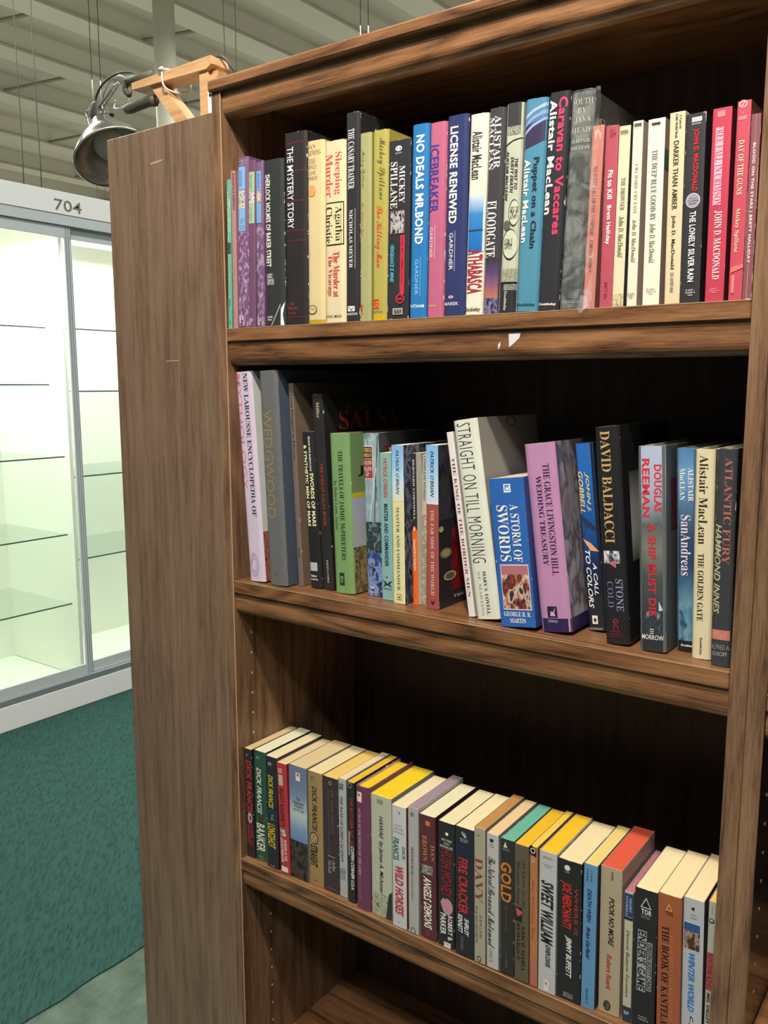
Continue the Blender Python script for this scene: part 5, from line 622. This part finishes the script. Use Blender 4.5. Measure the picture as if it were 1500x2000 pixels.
('white paperback with green and bold red sideways capitals, left of the grey one', 3, 'p', (0.28799, 0.00301, 0.69209, 0.02285, 0.107, 0.17414, -0.01179), 'c3c5c6', '8c2434', 'ecdcb4', [('y', [(0.42, 0.0383), (0.6, 0.0526), (0.5, 0.0813), (0.55, 0.0622)], '2c2c2c'), ('h', 'b:THE NEW', 0.2, 0.7, 0.1531, 0.1675, '8c8c90'), ('h', 'b:YORK TIMES', 0.1, 0.8, 0.1789, 0.1943, '8c8c90'), ('h', 'b:BESTSELLER', 0.1, 0.85, 0.2057, 0.2211, '8c8c90'), ('t', 'c:DICK', 0.72, 0.94, 0.3206, 0.4258, '3c7c58'), ('t', 'c:FRANCIS', 0.05, 0.5, 0.2632, 0.445, '3c7c58'), ('t', 'X:WILD HORSES', 0.2, 0.8, 0.4928, 0.8947, 'c02c38'), ('h', 'b:V', 0.35, 0.5, 0.9522, 0.9694, '8c8c90')], [], {}),
('slim light grey paperback with grey sideways lettering and a lavender page top', 3, 'p', (0.31431, 0.003, 0.69209, 0.01593, 0.115, 0.17886, -0.01217), 'a9a9a6', '969694', 'a08c98', [('r', 0.25, 0.6, 0.0367, 0.0688, '7c7c78'), ('t', 'I:TRAITOR’S ROAD', 0.3, 0.52, 0.3073, 0.5367, '3c3c40'), ('t', 'I:DOROTHY DANIELS', 0.32, 0.48, 0.5505, 0.7385, '7c7c78'), ('q', 0.2, 0.7, 0.9495, 1.0046, '5c5c5c')], [], {}),
('maroon paperback with orange and large white sideways lettering', 3, 'p', (0.33277, 0.00506, 0.69209, 0.0246, 0.107, 0.17328, -0.0245), '56202a', '441820', 'e6e2bc', [('r', 0.4, 0.68, 0.0423, 0.0798, 'c87c3c'), ('t', 'b:DAN', 0.72, 0.94, 0.2254, 0.3568, 'c08448'), ('t', 'b:BROWN', 0.18, 0.48, 0.1643, 0.3709, 'c08448'), ('p', 0.12, 0.82, 0.3991, 0.4742, ['2c1c20', 'b8b0a8'], 90), ('t', 'X:ANGELS DEMONS', 0.22, 0.72, 0.493, 0.9155, 'ece4dc'), ('h', 'b:UU', 0.35, 0.6, 0.9343, 0.9718, '8c5c54')], [], {'wear': 0.3}),
('black paperback with condensed dark red capitals and a pink pig on its spine', 3, 'p', (0.35992, 0.00499, 0.69209, 0.02429, 0.107, 0.173, -0.0093), '1d1e22', '17181b', 'eadfb4', [('r', 0.45, 0.62, 0.0776, 0.1, 'f2efe6'), ('h', 'b:NEW YORK', 0.2, 0.85, 0.1308, 0.1495, 'd8d4d0'), ('h', 'b:TIMES', 0.35, 0.7, 0.1589, 0.1729, 'd8d4d0'), ('h', 'b:BESTSELLER', 0.1, 0.9, 0.1822, 0.2028, 'd8d4d0'), ('t', 'c:HUSH MONEY', 0.18, 0.86, 0.2103, 0.5935, '8c2430'), ('o', 0.25, 0.92, 0.6028, 0.7336, 'c08c98'), ('y', [(0.15, 0.6449), (0.35, 0.5981), (0.45, 0.6589), (0.25, 0.6869)], 'c08c98'), ('t', 'c:ROBERT B.', 0.62, 0.9, 0.7336, 0.9393, 'eceae4'), ('t', 'c:PARKER', 0.15, 0.5, 0.7318, 0.9019, 'eceae4'), ('r', 0.38, 0.8, 0.9579, 1.0187, 'dcdcd8'), ('h', 'b:ISBN', 0.42, 0.75, 0.9673, 0.9785, '3c3c40')], [], {'wear': 0.3}),
('navy-black paperback with big red sideways capitals and a white looped emblem', 3, 'p', (0.38766, 0.003, 0.69209, 0.02725, 0.107, 0.17526, -0.0157), '1b1d25', '15171d', 'efe0b4', [('t', 's:P', 0.35, 0.6, 0.0323, 0.0737, 'e8e8ec'), ('h', 'b:PINNACLE', 0.25, 0.7, 0.0829, 0.0968, 'b8b8c0'), ('h', 'b:FICTION', 0.28, 0.65, 0.1005, 0.1115, 'b8b8c0'), ('r', 0.08, 0.85, 0.1198, 0.2074, '202844'), ('t', 'f:FIRE CRACKER', 0.18, 0.68, 0.235, 0.6682, 'c0343c'), ('t', 'Z:SHIRLEY', 0.5, 0.74, 0.6959, 0.8341, 'e8e8e8'), ('t', 'Z:KENNETT', 0.15, 0.4, 0.6774, 0.8249, 'e8e8e8'), ('t', 'b:AN EXPLOSIVE THRILLER', 0.3, 0.45, 0.8433, 0.9539, '7c7c84')], [], {}),
('grey-beige paperback with tall red-brown serif capitals and a tan page top', 3, 'p', (0.41573, 0.003, 0.69209, 0.01554, 0.107, 0.18221, -0.01811), 'a49c84', '8c8470', 'c08c50', [('h', 'b:MACE', 0.2, 0.55, 0.0482, 0.0614, '5c5444'), ('t', 'b:DAVY', 0.08, 0.8, 0.2193, 0.5482, '8c4034'), ('t', 'b:EDGAR', 0.5, 0.72, 0.636, 0.8114, '6c6450'), ('t', 'b:PANGBORN', 0.1, 0.32, 0.5789, 0.8553, '6c6450'), ('q', 0.25, 0.65, 0.9474, 0.9912, '3c3830')], [], {}),
('white paperback with black brush-script sideways lettering, left of the black and orange one', 3, 'p', (0.43346, 0.00339, 0.69209, 0.01624, 0.107, 0.17995, -0.0183), 'b8b8b4', 'a0a09c', 'e8c898', [('o', 0.25, 0.6, 0.0352, 0.0617, '2c2c2c'), ('h', 'b:AVON', 0.2, 0.6, 0.0705, 0.0819, '5c5c5c'), ('h', 'b:FICTION', 0.2, 0.65, 0.0881, 0.0996, '5c5c5c'), ('t', 's:The Natural', 0.12, 0.75, 0.1718, 0.3921, '1c1c20'), ('t', 's:Bernard Malamud', 0.12, 0.7, 0.3965, 0.8414, '1c1c20'), ('t', 'b:A NOVEL 25c', 0.2, 0.55, 0.8502, 0.9559, '8c8c8c')], [], {}),
('creased black paperback with chunky orange angular letters and a mint green page top', 3, 'p', (0.45266, 0.00354, 0.69209, 0.01842, 0.107, 0.17919, -0.01675), '242422', '1e1e1c', '6cb49c', [('y', [(0.2, 0.0614), (0.35, 0.0175), (0.5, 0.0614)], 'd8d8d0'), ('h', 'b:PYRAMID', 0.15, 0.65, 0.0702, 0.0833, '9c9c94'), ('t', 'f:GOLD', 0.02, 0.82, 0.1667, 0.4605, 'cc7c2c'), ('t', 'b:THE GOLD DUST GANG', 0.35, 0.55, 0.4868, 0.6754, '8c4434'), ('t', 'b:GAGE BIDDER', 0.4, 0.55, 0.8333, 0.9474, '6c6c64'), ('r', 0.4, 0.42, 0.0, 0.9825, '4c4c48')], [], {'wear': 0.5}),
('khaki brown paperback with dark sideways lettering and a small pink and black picture', 3, 'p', (0.4724, 0.00342, 0.69209, 0.01888, 0.107, 0.1786, -0.0212), '5a4c38', '4a3e2e', 'eaba30', [('t', 'i:All Quiet on the', 0.52, 0.78, 0.1, 0.4565, '241c14'), ('t', 'i:Western Front', 0.15, 0.4, 0.1261, 0.4391, '241c14'), ('r', 0.05, 0.55, 0.4565, 0.5609, '241c1c'), ('y', [(0.1, 0.4609), (0.6, 0.487), (0.4, 0.5174), (0.2, 0.5261)], 'c85060'), ('t', 'b:ERICH MARIA', 0.5, 0.76, 0.587, 0.9174, '2c2418'), ('t', 'b:REMARQUE', 0.12, 0.4, 0.5739, 0.8478, '2c2418')], [], {}),
('narrow orange-brown paperback with a white circled S on a black cap', 3, 'p', (0.49215, 0.00521, 0.69209, 0.01021, 0.107, 0.18067, -0.02382), 'b86c38', 'a05c30', 'ecc858', [('y', [(0, 0.0), (0.3, -0.0087), (0.85, 0.0175), (0.85, 0.0699), (0, 0.0568)], '1c1c1c'), ('q', 0.1, 0.75, 0.0087, 0.048, 'e8e0d0'), ('t', 's:Many Letters from Camp', 0.25, 0.6, 0.2314, 0.6681, '8c4c24'), ('r', 0, 1, 0.7817, 1.0, 'b46c58'), ('t', 'S:1.25', 0.3, 0.7, 0.0699, 0.1135, 'e8c898')], [], {}),
('white paperback with bold black condensed sideways capitals and a yellow page top', 3, 'p', (0.50462, 0.003, 0.69209, 0.02206, 0.107, 0.18179, -0.01447), 'b7b9b7', 'a0a2a0', 'f0c02c', [('r', 0.15, 0.8, 0.047, 0.0496, '6c6c6c'), ('h', 'b:SIGNET', 0.25, 0.75, 0.0342, 0.0427, '6c6c6c'), ('r', 0.15, 0.8, 0.0897, 0.0923, '6c6c6c'), ('h', 'b:NOVEL', 0.3, 0.7, 0.1009, 0.1111, '6c6c6c'), ('t', 'X:SWEET WILLIAM', 0.12, 0.85, 0.2051, 0.6496, '1c1c20'), ('t', 'Z:GWEN DAVIS', 0.42, 0.72, 0.6538, 0.812, '1c1c20'), ('r', 0.35, 0.65, 0.906, 0.9872, 'd8d8d8'), ('y', [(0.4, 0.9188), (0.55, 0.9274), (0.5, 0.953)], 'c03c44')], [], {'wear': 0.2}),
('wide black paperback with jagged red capitals above slanted white ones', 3, 'p', (0.52793, 0.00569, 0.69209, 0.02967, 0.107, 0.1781, -0.01919), '1b1a1b', '161516', 'ecdcac', [('o', 0.28, 0.52, 0.0348, 0.0739, 'd8d8d4'), ('h', 'b:AVON', 0.3, 0.5, 0.0783, 0.0896, 'b8b8b4'), ('t', 'g:WHERE IS', 0.72, 0.86, 0.1783, 0.5087, 'b8382c'), ('t', 'X:JOE MERCHANT?', 0.1, 0.6, 0.1522, 0.4826, 'c8352e'), ('t', 'Z:JIMMY BUFFETT', 0.32, 0.62, 0.5348, 0.8304, 'e8e8e0'), ('h', 'S:BESTSELLER', 0.3, 0.7, 0.9435, 0.9783, '9c9c98')], [], {'wear': 0.2}),
('sky blue slim paperback with dark blue sideways lettering', 3, 'p', (0.55839, 0.00642, 0.69209, 0.01631, 0.107, 0.18203, -0.00983), '4f8dc2', '2c2c3c', 'ead080', [('t', 'b:A Fawcett', 0.5, 0.65, 0.0336, 0.1176, '2c5484'), ('t', 'b:Crest Book', 0.2, 0.38, 0.0336, 0.1176, '2c5484'), ('t', 'Z:DEATH WISH', 0.3, 0.62, 0.1681, 0.395, '1c2c4c'), ('t', 'Z:Brian Garfield', 0.3, 0.6, 0.4286, 0.6471, '1c2c4c'), ('t', '440-02384-125', 0.35, 0.55, 0.8571, 0.9664, '2c5484')], [], {}),
('thick tan worn paperback with black and red sideways lettering and a coral page top', 3, 'p', (0.57738, 0.01287, 0.69209, 0.02508, 0.11, 0.18258, -0.01637), 'ac9878', 'b49c8c', 'dc5c44', [('t', 'b:M4008', 0.5, 0.6, 0.0248, 0.0826, '3c342c'), ('t', 'Z:POOR NO MORE', 0.42, 0.68, 0.1983, 0.5289, '1c1814'), ('t', 'Z:Robert Ruark', 0.36, 0.6, 0.5868, 0.8347, 'b0342c'), ('o', 0.25, 0.6, 0.9091, 0.9793, '2c2820'), ('p', 0.32, 0.52, 0.9215, 0.9669, ['8c8468', '2c2820'], 60)], [], {'wear': 0.2}),
('short cream paperback with a navy block at its top, and a pink page top', 3, 'p', (0.60638, 0.01347, 0.69209, 0.00984, 0.107, 0.16048, -0.01972), 'b9b492', 'a09c7c', 'b87484', [('r', 0.02, 1, 0.0127, 0.1864, '2a3c6c'), ('t', 'b:SHORT', 0.55, 0.85, 0.0424, 0.1525, 'a8b8d8'), ('t', 'b:STORIES', 0.15, 0.42, 0.0339, 0.178, 'a8b8d8'), ('r', 0, 1, 0.1907, 0.2119, '1c2434'), ('t', 'i:Damon Runyon Favorites', 0.2, 0.68, 0.2881, 0.8093, '1c1c18'), ('r', 0, 1, 0.8814, 1.0, '24384c'), ('t', 'f:25c', 0.2, 0.8, 0.9153, 0.9449, 'b8c8d0')], [], {}),
('black paperback with silver outlined block capitals and a triangle emblem', 3, 'p', (0.62018, 0.00566, 0.69209, 0.02539, 0.107, 0.17494, -0.01552), '1a1b1f', '151619', 'efe0b0', [('y', [(0.25, 0.1259), (0.5, 0.0519), (0.75, 0.1259)], 'b8b8bc'), ('y', [(0.32, 0.1185), (0.5, 0.0667), (0.68, 0.1185)], '1a1b1f'), ('h', 'S:TOR', 0.3, 0.75, 0.1333, 0.1667, 'ecece8'), ('h', 'b:SCIENCE', 0.3, 0.7, 0.1704, 0.1815, '8c8c8c'), ('h', 'b:FICTION', 0.3, 0.7, 0.1852, 0.1963, '8c8c8c'), ('r', 0.18, 0.58, 0.2815, 0.7037, '9c9ca0'), ('t', 'f:ENDER’S GAME', 0.2, 0.56, 0.2889, 0.6963, '26272b'), ('r', 0.62, 0.84, 0.3481, 0.6852, '8c8c90'), ('t', 'f:ORSON SCOTT CARD', 0.64, 0.82, 0.3556, 0.6778, '26272b'), ('h', 'S:0-812-', 0.3, 0.7, 0.8741, 0.8852, 'b8b8b8'), ('h', 'S:53355-3', 0.3, 0.75, 0.8926, 0.9037, 'b8b8b8')], [], {}),
('burnt orange paperback with tall dark serif sideways capitals and a small triangle emblem', 3, 'p', (0.64836, 0.00594, 0.69209, 0.02523, 0.107, 0.17787, -0.02917), 'a34c24', '883c1c', 'f0dcac', [('y', [(0.32, 0.1045), (0.48, 0.056), (0.62, 0.1045)], 'd8a060'), ('y', [(0.38, 0.0985), (0.48, 0.0709), (0.56, 0.0985)], 'a34c24'), ('h', 'S:TOR', 0.32, 0.66, 0.1082, 0.1343, '2c1c14'), ('t', 'b:THE BOOK OF KANTELA', 0.18, 0.5, 0.209, 0.8731, '2c1410'), ('t', 'b:ROLAND GREEN AND FRIEDA MURRAY', 0.56, 0.7, 0.2612, 0.8433, 'c8805c')], [], {}),
('pale grey-blue paperback with a mountain photo and blue slanted sideways capitals', 3, 'p', (0.674, 0.01145, 0.69209, 0.02168, 0.107, 0.17943, -0.02792), 'aeb3ba', '4c4c4c', 'f0dcac', [('y', [(0.35, 0.0606), (0.55, 0.053), (0.5, 0.0795)], '1c1c1c'), ('h', 'b:QUESTAR', 0.35, 0.65, 0.0985, 0.1098, '6c6c6c'), ('h', 'b:FICTION', 0.35, 0.65, 0.1174, 0.1288, '6c6c6c'), ('r', 0.02, 0.85, 0.1553, 0.3371, 'd0d4d8'), ('r', 0.04, 0.83, 0.1591, 0.3295, '2c5488'), ('p', 0.04, 0.83, 0.2121, 0.3295, ['5c3428', '3c241c', 'a89484', '7c4c38'], 12), ('t', 'Z:WINTER WORLD', 0.3, 0.62, 0.3523, 0.7348, '2c7cc8'), ('t', 'Z:C. J. MILLS', 0.38, 0.6, 0.7652, 0.9697, '2c2c2c')], [], {}),
('narrow pale grey paperback with crimson sideways capitals, squeezed against the right post', 3, 'p', (0.69745, 0.01295, 0.69209, 0.00735, 0.107, 0.18332, -0.01357), 'a6a898', '90927f', 'ecc060', [('t', 'b:FICTION', 0.4, 0.6, 0.0268, 0.0805, '8c8c80'), ('o', 0.1, 0.85, 0.1073, 0.1379, '1c1c1c'), ('o', 0.2, 0.7, 0.1126, 0.1303, 'a6a898'), ('r', 0.05, 0.9, 0.3218, 0.5632, 'a84c4c'), ('t', 'b:VISITOR KING', 0.1, 0.85, 0.3257, 0.5594, '7c1c24'), ('t', 'Z:MEL VALLEY', 0.25, 0.7, 0.5785, 0.7854, '3c3c34')], [], {}),
]
for b in BOOKS: book(*b)
